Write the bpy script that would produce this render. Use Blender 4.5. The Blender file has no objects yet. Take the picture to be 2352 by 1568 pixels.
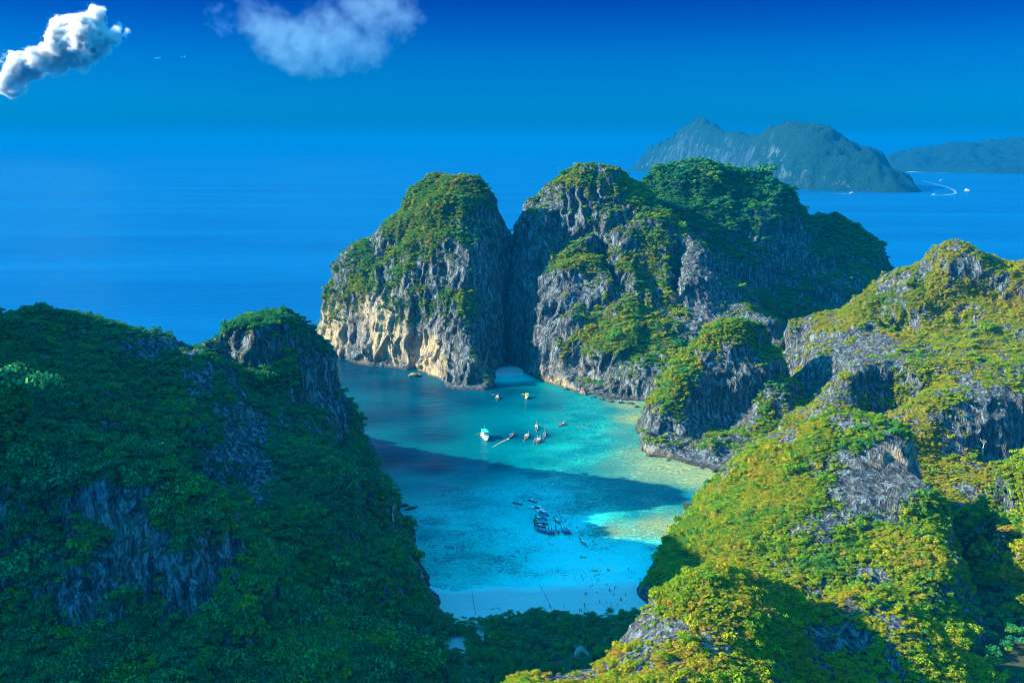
import bpy, math, random, time
import numpy as np
from mathutils import Vector, Matrix
T0 = time.time()
R = math.radians
rng = np.random.default_rng(7)
random.seed(7)
scene = bpy.context.scene
col = scene.collection

# ------------------------------------------------------------------ camera
CAM_H = 210.0                       # metres above the sea
FPX = 1000.0                        # focal length in pixels of a 1024 px wide frame
PITCH = math.atan(200.0 / FPX)      # horizon 200 px above the middle
cam = bpy.data.cameras.new('camera')
cam.sensor_width = 36.0
cam.lens = 36.0 * FPX / 1024.0
cam.clip_start = 1.0
cam.clip_end = 200000.0
cam_ob = bpy.data.objects.new('camera', cam)
col.objects.link(cam_ob)
cam_ob.location = (0, 0, CAM_H)
cam_ob.rotation_euler = (math.pi / 2 - PITCH, 0, 0)
scene.camera = cam_ob

# ------------------------------------------------------------------ light
SUN_ELEV = R(26.0)
SUN_AZ = R(2.0)                     # how far behind the camera's left the sun stands
SUN_DIR = Vector((-math.cos(SUN_ELEV) * math.cos(SUN_AZ), -math.cos(SUN_ELEV) * math.sin(SUN_AZ), math.sin(SUN_ELEV)))
world = bpy.data.worlds.new('World')
scene.world = world
world.use_nodes = True
wn, wl = world.node_tree.nodes, world.node_tree.links
wn.clear()
w_out = wn.new('ShaderNodeOutputWorld')
w_bg = wn.new('ShaderNodeBackground')
w_sky = wn.new('ShaderNodeTexSky')
w_sky.sky_type = 'NISHITA'
w_sky.sun_disc = False
w_sky.sun_elevation = SUN_ELEV
w_sky.sun_rotation = math.atan2(SUN_DIR.x, SUN_DIR.y)
w_sky.altitude = 200.0
w_sky.air_density = 1.0
w_sky.dust_density = 0.6
w_sky.ozone_density = 4.0
# sky tint: dark blue in the low strip, raised above as added fill light
w_tint = wn.new('ShaderNodeMix'); w_tint.data_type = 'RGBA'; w_tint.blend_type = 'MULTIPLY'
w_tint.inputs[0].default_value = 1.0
w_geo = wn.new('ShaderNodeTexCoord')
w_sep = wn.new('ShaderNodeSeparateXYZ')
w_ramp = wn.new('ShaderNodeValToRGB')
wl.new(w_geo.outputs['Generated'], w_sep.inputs[0])
wl.new(w_sep.outputs['Z'], w_ramp.inputs[0])
cr = w_ramp.color_ramp
cr.elements[0].position = 0.0;  cr.elements[0].color = (0.0, 0.060, 0.165, 1)
cr.elements[1].position = 1.0;  cr.elements[1].color = (0.09, 0.94, 1.0, 1)
for p_, c_ in ((0.035, (0.0, 0.073, 0.190, 1)), (0.08, (0.0, 0.057, 0.172, 1)), (0.13, (0.0, 0.021, 0.126, 1)), (0.45, (0.09, 0.94, 1.0, 1))):
    e = cr.elements.new(p_); e.color = c_
wl.new(w_sky.outputs[0], w_tint.inputs[6])
wl.new(w_ramp.outputs[0], w_tint.inputs[7])
wl.new(w_tint.outputs[2], w_bg.inputs[0])
w_bg.inputs[1].default_value = 0.15
wl.new(w_bg.outputs[0], w_out.inputs[0])

sun = bpy.data.lights.new('sun', 'SUN')
sun.energy = 3.9
sun.angle = R(0.5)
sun.color = (1.0, 0.93, 0.68)
sun_ob = bpy.data.objects.new('sun', sun)
col.objects.link(sun_ob)
sun_ob.rotation_euler = (-SUN_DIR).to_track_quat('-Z', 'Y').to_euler()
sun_ob.location = (-800, 0, 900)

scene.view_settings.view_transform = 'Standard'
scene.view_settings.look = 'None'
scene.view_settings.exposure = 2.2
scene.view_settings.gamma = 1.0
scene.view_settings.use_curve_mapping = False
scene.cycles.max_bounces = 5
scene.cycles.diffuse_bounces = 2
scene.cycles.glossy_bounces = 2
scene.cycles.transmission_bounces = 2
scene.cycles.transparent_max_bounces = 8
scene.cycles.volume_bounces = 2
scene.cycles.filter_width = 0.95
scene.cycles.use_denoising = True
scene.cycles.use_adaptive_sampling = True
scene.cycles.adaptive_threshold = 0.03
scene.cycles.caustics_reflective = False
scene.cycles.caustics_refractive = False

# ------------------------------------------------------------------ helpers
CP, SP = math.cos(PITCH), math.sin(PITCH)
VS = 1024.0 / 2352.0
def pix(vx, vy):                    # measured picture position -> ray (x, y, z) with y forward
    u = (vx * VS - 512.0) / FPX
    v = (vy * VS - 341.0) / FPX
    return u, CP - v * SP, -(SP + v * CP)
def V(vx, vy, Y):                   # a point seen at (vx, vy) that stands Y metres ahead
    u, f, d = pix(vx, vy)
    return (u * Y / f, Y, CAM_H + d * Y / f)
def G(vx, vy, z=0.0):               # a point seen at (vx, vy) that lies at height z
    u, f, d = pix(vx, vy)
    t = (z - CAM_H) / d
    return (u * t, f * t, z)
def W(x, y, z=0.0):
    return (float(x), float(y), float(z))
def project(p):                     # world points -> measured picture position
    p = np.asarray(p)
    dz = p[..., 2] - CAM_H
    f = p[..., 1] * CP - dz * SP
    v = -(dz * CP + p[..., 1] * SP)
    f = np.maximum(f, 1e-3)
    return (512 + FPX * p[..., 0] / f) / VS, (341 + FPX * v / f) / VS

def _hash(i, j, k, seed):
    h = (i * 374761393 + j * 668265263 + k * 2147483647 + seed * 1274126177) & 0xFFFFFFFF
    h = ((h ^ (h >> 13)) * 1274126177) & 0xFFFFFFFF
    h = ((h ^ (h >> 15)) * 2246822519) & 0xFFFFFFFF
    return ((h ^ (h >> 16)) & 0xFFFF).astype(np.float32) / 32767.5 - 1.0
def vnoise(p, seed=0):              # smooth value noise in -1..1 for points (n, 3)
    p = np.asarray(p, dtype=np.float64)
    i = np.floor(p).astype(np.int64)
    f = (p - i).astype(np.float32)
    f = f * f * f * (f * (f * 6 - 15) + 10)
    r = 0
    for a in (0, 1):
        wa = f[:, 0] if a else 1 - f[:, 0]
        for b in (0, 1):
            wb = f[:, 1] if b else 1 - f[:, 1]
            for c in (0, 1):
                wc = f[:, 2] if c else 1 - f[:, 2]
                r = r + wa * wb * wc * _hash(i[:, 0] + a, i[:, 1] + b, i[:, 2] + c, seed)
    return r
ROT = np.array([[0.8, 0.36, -0.48], [-0.6, 0.48, -0.64], [0.0, 0.8, 0.6]])
def fbm(p, octaves=4, seed=0, gain=0.5):
    p = np.asarray(p, dtype=np.float64)
    r, a, s = 0, 1.0, 0.0
    for o in range(octaves):
        r = r + a * vnoise(p, seed + o * 17)
        s += a
        a *= gain
        p = p @ ROT.T * 2.03 + 11.3
    return r / s * 1.5
def sstep(a, b, x):
    t = np.clip((x - a) / (b - a), 0, 1)
    return t * t * (3 - 2 * t)

def mesh_from(verts, faces, name='m'):
    me = bpy.data.meshes.new(name)
    me.from_pydata([tuple(v) for v in verts], [], [tuple(f) for f in faces])
    me.update()
    return me
def mesh_np(name, verts, quads):    # fast path for big quad meshes
    me = bpy.data.meshes.new(name)
    verts = np.asarray(verts, dtype=np.float32); quads = np.asarray(quads, dtype=np.int32)
    k = quads.shape[1]
    me.vertices.add(len(verts)); me.vertices.foreach_set('co', verts.ravel())
    me.loops.add(len(quads) * k); me.loops.foreach_set('vertex_index', quads.ravel())
    me.polygons.add(len(quads))
    me.polygons.foreach_set('loop_start', np.arange(len(quads), dtype=np.int32) * k)
    me.update(calc_edges=True)
    return me
def get_co(me):
    a = np.empty(len(me.vertices) * 3, dtype=np.float32)
    me.vertices.foreach_get('co', a)
    return a.reshape(-1, 3)
def get_no(me):
    a = np.empty(len(me.vertices) * 3, dtype=np.float32)
    me.vertex_normals.foreach_get('vector', a)
    return a.reshape(-1, 3)
def add_attr(me, name, vals):
    at = me.attributes.new(name, 'FLOAT', 'POINT')
    at.data.foreach_set('value', np.asarray(vals, dtype=np.float32))
def put(name, me, mat=None, parent=None, label=None, category=None, group=None, kind=None, loc=None):
    o = bpy.data.objects.new(name, me)
    if mat is not None and me is not None and len(me.materials) == 0:
        me.materials.append(mat)
    col.objects.link(o)
    if parent is not None: o.parent = parent
    if loc is not None: o.location = loc
    tag(o, label, category, group, kind)
    return o
def tag(o, label=None, category=None, group=None, kind=None):
    if label: o['label'] = label
    if category: o['category'] = category
    if group: o['group'] = group
    if kind: o['kind'] = kind
    return o

# ------------------------------------------------------------------ node helper
class NT:
    def __init__(self, name):
        self.mat = bpy.data.materials.new(name)
        self.mat.use_nodes = True
        self.t = self.mat.node_tree
        self.t.nodes.clear()
        self.out = self.n('ShaderNodeOutputMaterial')
    def n(self, typ, **kw):
        nd = self.t.nodes.new(typ)
        for k, v in kw.items(): setattr(nd, k, v)
        return nd
    def l(self, a, b): self.t.links.new(a, b)
    def setin(self, sock, v):
        if isinstance(v, bpy.types.NodeSocket): self.l(v, sock)
        elif isinstance(v, (int, float)) and sock.type == 'RGBA': sock.default_value = (v, v, v, 1)
        elif isinstance(v, (tuple, list)) and sock.type == 'RGBA' and len(v) == 3: sock.default_value = (*v, 1)
        else: sock.default_value = v
    def math(self, op, a, b=0.0, clamp=False):
        nd = self.n('ShaderNodeMath', operation=op, use_clamp=clamp)
        self.setin(nd.inputs[0], a); self.setin(nd.inputs[1], b)
        return nd.outputs[0]
    def mix(self, f, a, b, mode='MIX'):
        nd = self.n('ShaderNodeMix', data_type='RGBA', blend_type=mode)
        self.setin(nd.inputs[0], f); self.setin(nd.inputs[6], a); self.setin(nd.inputs[7], b)
        return nd.outputs[2]
    def noise(self, vec, scale, detail=4.0, rough=0.55, dist=0.0, out=0):
        nd = self.n('ShaderNodeTexNoise')
        if vec is not None: self.l(vec, nd.inputs['Vector'])
        nd.inputs['Scale'].default_value = scale
        nd.inputs['Detail'].default_value = detail
        nd.inputs['Roughness'].default_value = rough
        nd.inputs['Distortion'].default_value = dist
        return nd.outputs[out]
    def ramp(self, f, stops, interp='LINEAR'):
        nd = self.n('ShaderNodeValToRGB')
        nd.color_ramp.interpolation = interp
        els = nd.color_ramp.elements
        while len(els) > 1: els.remove(els[-1])
        for i, (p, c) in enumerate(stops):
            e = els[0] if i == 0 else els.new(p)
            e.position = p
            e.color = (*c, 1) if isinstance(c, (tuple, list)) else (c, c, c, 1)
        self.setin(nd.inputs[0], f)
        return nd.outputs[0]
    def mapping(self, vec, scale=(1, 1, 1), rot=(0, 0, 0), loc=(0, 0, 0)):
        nd = self.n('ShaderNodeMapping')
        self.l(vec, nd.inputs[0])
        nd.inputs['Scale'].default_value = scale
        nd.inputs['Rotation'].default_value = rot
        nd.inputs['Location'].default_value = loc
        return nd.outputs[0]
    def pos(self): return self.n('ShaderNodeNewGeometry').outputs['Position']
    def attr(self, name, typ='GEOMETRY'):
        nd = self.n('ShaderNodeAttribute', attribute_type=typ, attribute_name=name)
        return nd.outputs['Fac']
    def bump(self, h, strength=1.0, dist=1.0, normal=None):
        nd = self.n('ShaderNodeBump')
        self.setin(nd.inputs['Height'], h)
        nd.inputs['Strength'].default_value = strength
        nd.inputs['Distance'].default_value = dist
        if normal is not None: self.l(normal, nd.inputs['Normal'])
        return nd.outputs[0]
    def pbr(self, base, rough=0.8, spec=0.3, normal=None, metal=0.0, **kw):
        nd = self.n('ShaderNodeBsdfPrincipled')
        self.setin(nd.inputs['Base Color'], base)
        self.setin(nd.inputs['Roughness'], rough)
        self.setin(nd.inputs['Specular IOR Level'], spec)
        nd.inputs['Metallic'].default_value = metal
        if normal is not None: self.l(normal, nd.inputs['Normal'])
        for k, v in kw.items(): self.setin(nd.inputs[k], v)
        self.l(nd.outputs[0], self.out.inputs[0])
        return nd
def plain(name, c, rough=0.6, metal=0.0, spec=0.4, var=0.12, scale=3.0):
    m = NT(name)
    oc = m.n('ShaderNodeTexCoord').outputs['Object']
    f = m.noise(oc, scale, 4)
    c2 = tuple(max(0.0, x * (1 - 2.2 * var)) for x in c); c1 = tuple(min(1.0, x * (1 + var)) for x in c)
    m.pbr(m.mix(f, c2, c1), m.math('ADD', rough - 0.1, m.math('MULTIPLY', f, 0.2)), spec, metal=metal)
    return m.mat
# ------------------------------------------------------------------ terrain by contour lines
def densify(pl, step):
    out = []
    for a, b in zip(pl[:-1], pl[1:]):
        a, b = np.array(a), np.array(b)
        n = max(1, int(np.linalg.norm(b[:2] - a[:2]) / step))
        for k in range(n): out.append(a + (b - a) * k / n)
    out.append(np.array(pl[-1]))
    return out
def inside(poly, x, y):
    r = np.zeros(x.shape, bool)
    n = len(poly)
    for i in range(n):
        x1, y1 = poly[i][:2]; x2, y2 = poly[(i + 1) % n][:2]
        c = ((y1 > y) != (y2 > y)) & (x < (x2 - x1) * (y - y1) / (y2 - y1 + 1e-12) + x1)
        r ^= c
    return r
class Field:
    """height field through contour lines: linear radial basis over all sampled points"""
    def __init__(self, foot, lines, step=9.0, drop=(10.0, -14.0), base=0.0, reg=0.02):
        self.foot = foot
        pts = densify(list(foot) + [foot[0]], step)[:-1]
        pts = [np.array([p[0], p[1], base]) for p in pts]
        n = len(pts)
        ring = []
        for i in range(n):
            a, b = pts[i - 1][:2], pts[(i + 1) % n][:2]
            t = b - a; t = t / (np.linalg.norm(t) + 1e-9)
            nn = np.array([t[1], -t[0]])
            if inside(foot, np.array([pts[i][0] + nn[0] * 2]), np.array([pts[i][1] + nn[1] * 2]))[0]: nn = -nn
            q = pts[i][:2] + nn * drop[0]
            if not inside(foot, np.array([q[0]]), np.array([q[1]]))[0]:
                ring.append(np.array([q[0], q[1], base + drop[1]]))
        P = pts + ring
        for pl in lines: P += densify(pl, step)
        P = np.array(P)
        # thin out near duplicates
        keep = []
        for i in range(len(P)):
            if all((P[j, 0] - P[i, 0]) ** 2 + (P[j, 1] - P[i, 1]) ** 2 > 6.0 for j in keep): keep.append(i)
        P = P[keep]
        self.P = P
        self.pits = []
        D = np.hypot(P[:, None, 0] - P[None, :, 0], P[:, None, 1] - P[None, :, 1])
        n = len(P)
        A = np.zeros((n + 3, n + 3))
        A[:n, :n] = D - np.eye(n) * reg * 30
        A[:n, n] = 1; A[n, :n] = 1
        A[:n, n + 1] = P[:, 0] / 100; A[n + 1, :n] = P[:, 0] / 100
        A[:n, n + 2] = P[:, 1] / 100; A[n + 2, :n] = P[:, 1] / 100
        self.c = np.linalg.solve(A, np.concatenate([P[:, 2], [0, 0, 0]]))
    def z(self, x, y):
        sh = x.shape
        x = x.ravel(); y = y.ravel()
        out = np.empty(len(x))
        P, c = self.P, self.c
        n = len(P)
        for s in range(0, len(x), 20000):
            xs, ys = x[s:s + 20000], y[s:s + 20000]
            D = np.hypot(xs[:, None] - P[None, :, 0], ys[:, None] - P[None, :, 1])
            out[s:s + 20000] = D @ c[:n] + c[n] + c[n + 1] * xs / 100 + c[n + 2] * ys / 100
        out = out.reshape(sh)
        x = x.reshape(sh); y = y.reshape(sh)
        for (px_, py_, pz_), rx, ry, rot, dep in self.pits:
            dx, dy = x - px_, y - py_
            ca, sa = math.cos(rot), math.sin(rot)
            a = (dx * ca + dy * sa) / rx; b = (-dx * sa + dy * ca) / ry
            out = out - dep * np.exp(-(a * a + b * b) ** 2)
        return out

def terrace(h, x, y, T, amount, seed):
    ph = fbm(np.stack([x / 70, y / 70, np.zeros_like(x)], -1).reshape(-1, 3), 2, seed).reshape(h.shape) * 0.7
    u = h / T + ph
    k = np.floor(u); f = u - k
    g = 1 / (1 + np.exp(-(f - 0.5) * 11))
    g0 = 1 / (1 + math.exp(5.5)); g = (g - g0) / (1 - 2 * g0)
    return h + ((k + g) - u) * T * amount

def build_hill(name, field, vox, cell=None, floor=-5.0, lobes=(42, 5.0), flute=(8.0, 4.2), fine=(3.2, 0.5), ter=(30, 0.5), seed=1, clip=None, extra=None):
    cell = cell or vox * 1.25
    fx = [p[0] for p in field.foot]; fy = [p[1] for p in field.foot]
    x0, x1, y0, y1 = min(fx) - 14, max(fx) + 14, min(fy) - 14, max(fy) + 14
    if clip: x0, x1, y0, y1 = max(x0, clip[0]), min(x1, clip[1]), max(y0, clip[2]), min(y1, clip[3])
    nx, ny = int((x1 - x0) / cell) + 2, int((y1 - y0) / cell) + 2
    X, Y = np.meshgrid(np.linspace(x0, x1, nx), np.linspace(y0, y1, ny))
    # plan-view warp makes bays and noses
    q = np.stack([X / 38, Y / 38, np.zeros_like(X)], -1).reshape(-1, 3)
    wx = fbm(q, 3, seed + 5).reshape(X.shape) * lobes[1] * 0.8
    wy = fbm(q + 31.7, 3, seed + 9).reshape(X.shape) * lobes[1] * 0.8
    H = field.z(X + wx, Y + wy)
    if extra is not None: H = extra(H, X, Y)
    if ter: H = terrace(H, X, Y, ter[0], ter[1], seed + 3)
    H = np.maximum(H, floor)
    H[0, :] = H[-1, :] = floor; H[:, 0] = H[:, -1] = floor
    n = nx * ny
    top = np.stack([X, Y, H], -1).reshape(-1, 3)
    bot = np.stack([X, Y, np.full_like(X, floor - 6)], -1).reshape(-1, 3)
    ii = (np.arange(ny - 1)[:, None] * nx + np.arange(nx - 1)[None, :]).ravel()
    qt = np.stack([ii, ii + 1, ii + nx + 1, ii + nx], -1)
    qb = qt[:, ::-1] + n
    def side(a): return np.stack([a[:-1], a[:-1] + n, a[1:] + n, a[1:]], -1)
    e1 = np.arange(nx); e2 = np.arange(nx) + (ny - 1) * nx; e3 = np.arange(ny) * nx; e4 = e3 + nx - 1
    quads = np.concatenate([qt, qb, side(e1), side(e2)[:, ::-1], side(e3)[:, ::-1], side(e4)])
    me = mesh_np(name + '_raw', np.concatenate([top, bot]), quads)
    tmp = bpy.data.objects.new('tmp', me)
    col.objects.link(tmp)
    md = tmp.modifiers.new('r', 'REMESH'); md.mode = 'VOXEL'; md.voxel_size = vox; md.adaptivity = 0
    dg = bpy.context.evaluated_depsgraph_get(); dg.update()
    me2 = bpy.data.meshes.new_from_object(tmp.evaluated_get(dg))
    bpy.data.objects.remove(tmp); bpy.data.meshes.remove(me)
    # drop what lies below the floor
    nv = len(me2.vertices)
    co = get_co(me2).astype(np.float64)
    no = get_no(me2).astype(np.float64)
    lv = np.empty(len(me2.loops), dtype=np.int32); me2.loops.foreach_get('vertex_index', lv)
    fq = lv.reshape(-1, 4)
    keep = (co[fq][:, :, 2].max(1) > floor + 1.0)
    fq = fq[keep]
    used = np.zeros(nv, bool); used[fq.ravel()] = True
    idx = np.cumsum(used) - 1
    fq = idx[fq]; co = co[used]; no = no[used]
    bpy.data.meshes.remove(me2)
    # smooth the voxel steps a little
    for _ in range(2):
        acc = np.zeros_like(co); cnt = np.zeros(len(co))
        for a, b in ((0, 1), (1, 2), (2, 3), (3, 0)):
            np.add.at(acc, fq[:, a], co[fq[:, b]]); np.add.at(cnt, fq[:, a], 1)
            np.add.at(acc, fq[:, b], co[fq[:, a]]); np.add.at(cnt, fq[:, b], 1)
        co = co * 0.5 + 0.5 * acc / np.maximum(cnt, 1)[:, None]
    me = mesh_np(name, co, fq)
    no = get_no(me).astype(np.float64)
    st = np.clip(1 - np.abs(no[:, 2]) * 1.15, 0, 1)
    nh = no.copy(); nh[:, 2] *= 0.25
    d1 = fbm(co / lobes[0], 3, seed + 20) * lobes[1]
    wp = co + np.stack([fbm(co / 18, 2, seed + 41), fbm(co / 18 + 7, 2, seed + 42), np.zeros(len(co))], -1) * 4.0
    f0 = flute[0]
    big = np.abs(fbm(wp / np.array([f0 * 3.2, f0 * 3.2, f0 * 16]), 2, seed + 50))        # buttresses between gullies
    mid = np.abs(fbm(wp / np.array([f0, f0, f0 * 9]), 2, seed + 53))                     # ribs
    fin = np.abs(vnoise(wp / np.array([f0 * 0.42, f0 * 0.42, f0 * 5]), seed + 57))       # blades
    bed = fbm(co / np.array([30.0, 30.0, 6.5]), 3, seed + 60)                              # bedding ledges
    r3 = fbm(co / fine[0], 2, seed + 70)
    low = sstep(0.0, 6.0, co[:, 2])
    rib = flute[1] * (1.7 * (0.42 - big) + 1.5 * (0.34 - mid) + 0.8 * (0.3 - fin))
    co = co + no * (d1 * low + r3 * fine[1])[:, None] + nh * ((rib + bed * 1.2) * (0.18 + 0.82 * st) * (0.35 + 0.65 * low))[:, None]
    # sharp karst blades on bare crests
    co[:, 2] += np.maximum(0, 0.25 - fin) * 2.0 * flute[1] * (1 - st) * low * 0.5
    me.vertices.foreach_set('co', co.astype(np.float32).ravel())
    me.update()
    return me
# ------------------------------------------------------------------ the hills, seen slopes plus unseen ridges added for shade
FIELDS = {}
FIELDS['A'] = Field(
    [G(770,815), G(830,836), G(900,845), G(960,853), G(1005,862), G(1020,890), G(1070,897), G(1125,893), G(1136,852),
     W(-4,935), W(6,985), W(8,1100), W(-60,1150), W(-150,1140), W(-215,1070), W(-212,1010)],
    [[V(732,690,1005), V(736,640,1005), V(770,600,1003), V(800,560,1000), V(870,520,990), V(900,475,985), V(950,430,978), V(1000,403,972), V(1040,395,970), V(1090,405,970), V(1130,426,975), V(1150,462,985), V(1162,540,990), V(1170,640,985), V(1176,740,975)],
     [V(960,745,893), V(1000,702,886), V(1060,690,878), V(1115,720,880)],
     [V(1020,800,868), V(1070,800,856), V(1120,810,856)],
     [V(850,610,958), V(940,570,938), V(1040,545,925), V(1120,565,930)],
     [V(765,690,985), V(800,690,967), V(880,700,940), V(935,740,918)],
     [V(880,560,975), V(960,500,950), V(1050,480,945), V(1120,490,955)],
     [W(-60,1060,150), W(-110,1060,120)]])
FIELDS['B'] = Field(
    [W(-16,1150), W(-16,1000), W(-8,955), G(1204,852), G(1218,862), G(1290,890), G(1350,905), G(1400,918), G(1460,921),
     W(130,790), W(170,790), W(235,820), W(270,890), W(300,1000), W(230,1110), W(160,1170), W(60,1170)],
    [[V(1172,640,985), V(1168,515,1005), V(1200,465,1015), V(1250,430,1015), V(1290,395,1010), V(1340,372,1005), V(1385,369,1005), V(1402,395,1005), V(1440,410,1005), V(1464,432,1005)],
     [V(1464,432,1005), V(1530,478,985), V(1560,530,970), V(1600,560,952), V(1640,620,930), V(1668,660,912), V(1685,695,900), V(1730,715,882), V(1768,725,872), V(1782,760,856)],
     [W(88,1012,188), W(92,1060,186), W(92,1110,181), W(80,1140,165)],  # hidden rear ridge, added to shade the mountain behind
     [V(1200,800,925), V(1192,700,945), V(1195,600,965), V(1215,510,985), V(1270,470,990)],
     [V(1250,500,968), V(1350,510,968), V(1380,540,962)],
     [V(1270,585,948), V(1330,520,958), V(1380,575,948)],
     [V(1232,690,905), V(1245,640,922), V(1320,592,930), V(1400,590,936), V(1440,545,950)],
     [V(1218,770,905), V(1260,760,890), V(1330,700,893), V(1400,700,893)],
     [V(1300,740,880), V(1380,735,870), V(1410,680,890), V(1440,620,905)],
     [V(1480,640,925), V(1500,560,945), V(1560,600,935)],
     [V(1440,780,848), V(1500,700,888), V(1560,640,912), V(1620,640,918)],
     [V(1290,820,862), V(1360,830,845), V(1420,850,828), V(1470,860,815)],
     [V(1500,800,842), V(1600,700,890), V(1660,700,895), V(1700,740,872)]])
FIELDS['C'] = Field(
    [W(40,1100), W(130,1050), W(250,1010), W(400,1030), W(510,1090), W(520,1200), W(430,1310), W(250,1340), W(100,1270)],
    [[V(1467,432,1150), V(1480,400,1150), V(1530,370,1150), V(1580,358,1150), V(1650,362,1150), V(1690,385,1148), V(1750,396,1145), V(1800,425,1142), V(1840,475,1140), V(1862,500,1140)],
     [V(1868,492,1190), V(1920,496,1190), V(1980,520,1185), V(2020,560,1180), V(2050,600,1170), V(2062,650,1160)],
     [V(1550,470,1110), V(1650,480,1105), V(1750,500,1105), V(1830,560,1110)],
     [V(1560,560,1075), V(1700,600,1070), V(1800,640,1080)],
     [V(1880,560,1150), V(1960,580,1145)]])
FIELDS['D'] = Field(
    [G(1464,1000), G(1468,1030), G(1500,1047), G(1560,1057), G(1640,1079), W(150,615), W(200,640), W(235,700), W(245,780), W(200,800), W(150,780), G(1472,955)],
    [[V(1484,960,690), V(1502,880,712), V(1560,805,732), V(1620,753,745), V(1690,735,745), V(1760,748,750)],
     [V(1500,960,676), V(1545,880,698), V(1605,830,712), V(1700,800,718), V(1755,820,730)],
     [V(1480,1000,668), V(1545,1000,664)],
     [V(1600,985,688), V(1660,985,692), V(1710,930,704)],
     [V(1615,1030,640), V(1640,1000,643), V(1660,1030,640)]])
FIELDS['E'] = Field(
    [W(142,628), W(150,570), W(260,530), W(350,520), W(560,520), W(580,700), W(560,900), W(420,930), W(310,920), W(240,870), W(222,800), W(205,720), W(175,660)],
    [[V(1786,772,838), V(1830,722,842), V(1880,706,842), V(1935,702,838), V(1965,680,835), V(2030,622,832), V(2100,602,830), V(2150,562,828), V(2220,545,828), V(2290,575,828), V(2322,602,826), V(2352,602,824), V(2500,590,820)],
     [V(2170,610,800), V(2240,640,795), V(2330,620,800)],
     [V(1800,860,750), V(1900,790,770), V(2000,750,782), V(2100,700,790), V(2240,690,785), V(2400,680,780)],
     [V(1740,900,728), V(1760,960,690), V(1850,940,690), V(1950,850,715), V(2040,790,730), V(2120,800,720), V(2300,800,715), V(2450,800,715)],
     [V(1700,1010,655), V(1800,985,640), V(1890,920,650), V(1955,850,668), V(2040,822,675), V(2100,845,665)],
     [V(1990,935,648), V(2060,930,640), V(2110,920,640), V(2060,870,652)],
     [V(2130,960,610), V(2180,900,630), V(2230,860,650), V(2300,880,640), V(2450,880,640)],
     [V(2150,1060,585), V(2220,1000,590), V(2240,900,615)],
     [V(2270,1010,590), V(2352,1020,590), V(2450,1020,590)]])
FIELDS['F'] = Field(
    [G(1450,1390), G(1490,1302), G(1560,1202), G(1635,1122), W(160,600), W(214,580), W(224,520), W(216,450), W(208,400), W(192,372), W(120,372), W(72,400)],
    [[V(1662,1085,540), V(1730,1012,528), V(1800,982,518), V(1900,947,506), V(1960,940,502), V(2050,952,494), V(2090,985,488), V(2112,1040,480)],
     [V(1560,1215,500), V(1640,1140,500), V(1720,1090,490)],
     [V(1510,1310,455), V(1600,1250,450), V(1720,1210,445), V(1850,1190,442), V(1980,1180,442), V(2090,1160,445), V(2165,1120,455)],
     [V(1800,1060,480), V(1950,1040,475), V(2060,1060,470)],
     [V(1520,1370,430), V(1640,1310,420), V(1800,1300,412), V(1980,1290,415), V(2120,1290,415), V(2196,1290,420)],
     [V(1700,1400,392), V(1900,1400,392), V(2080,1400,390), V(2180,1420,390)]])
FIELDS['G'] = Field(
    [W(-30,296), W(-12,318), W(18,326), W(32,342), W(52,368), W(110,382), W(175,384), W(196,340), W(205,260), W(170,200), W(0,190), W(-45,240)],
    [[V(1165,1566,288), V(1250,1531,292), V(1340,1526,296), V(1420,1490,304), V(1452,1440,312), V(1472,1392,322), V(1500,1362,330), V(1560,1332,338), V(1620,1316,342), V(1700,1308,342), V(1765,1311,342), V(1810,1335,342)],
     [V(1200,1600,272), V(1340,1580,276), V(1480,1500,290), V(1560,1440,302), V(1660,1400,312), V(1760,1400,314)],
     [V(1810,1335,342), V(1840,1400,335), V(1850,1480,322), V(1850,1568,306)],
     [V(1880,1420,345), V(1960,1350,362), V(2030,1332,366), V(2090,1370,360), V(2150,1450,346), V(2200,1520,336), V(2230,1568,328)],
     [V(1960,1480,330), V(2050,1500,328), V(2120,1568,316)],
     [V(1400,1620,262), V(1600,1600,266), V(1750,1580,272)]])
FIELDS['H'] = Field(
    [W(238,520), W(236,470), W(240,420), W(250,385), W(320,365), W(420,365), W(420,540), W(300,540)],
    [[V(2200,1120,490), V(2262,1068,476), V(2300,1042,474), V(2352,1030,472), V(2500,1000,470)],
     [V(2240,1180,455), V(2352,1150,448), V(2480,1150,446)],
     [V(2260,1350,420), V(2352,1340,415), V(2480,1340,412)]], base=4.0)
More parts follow.
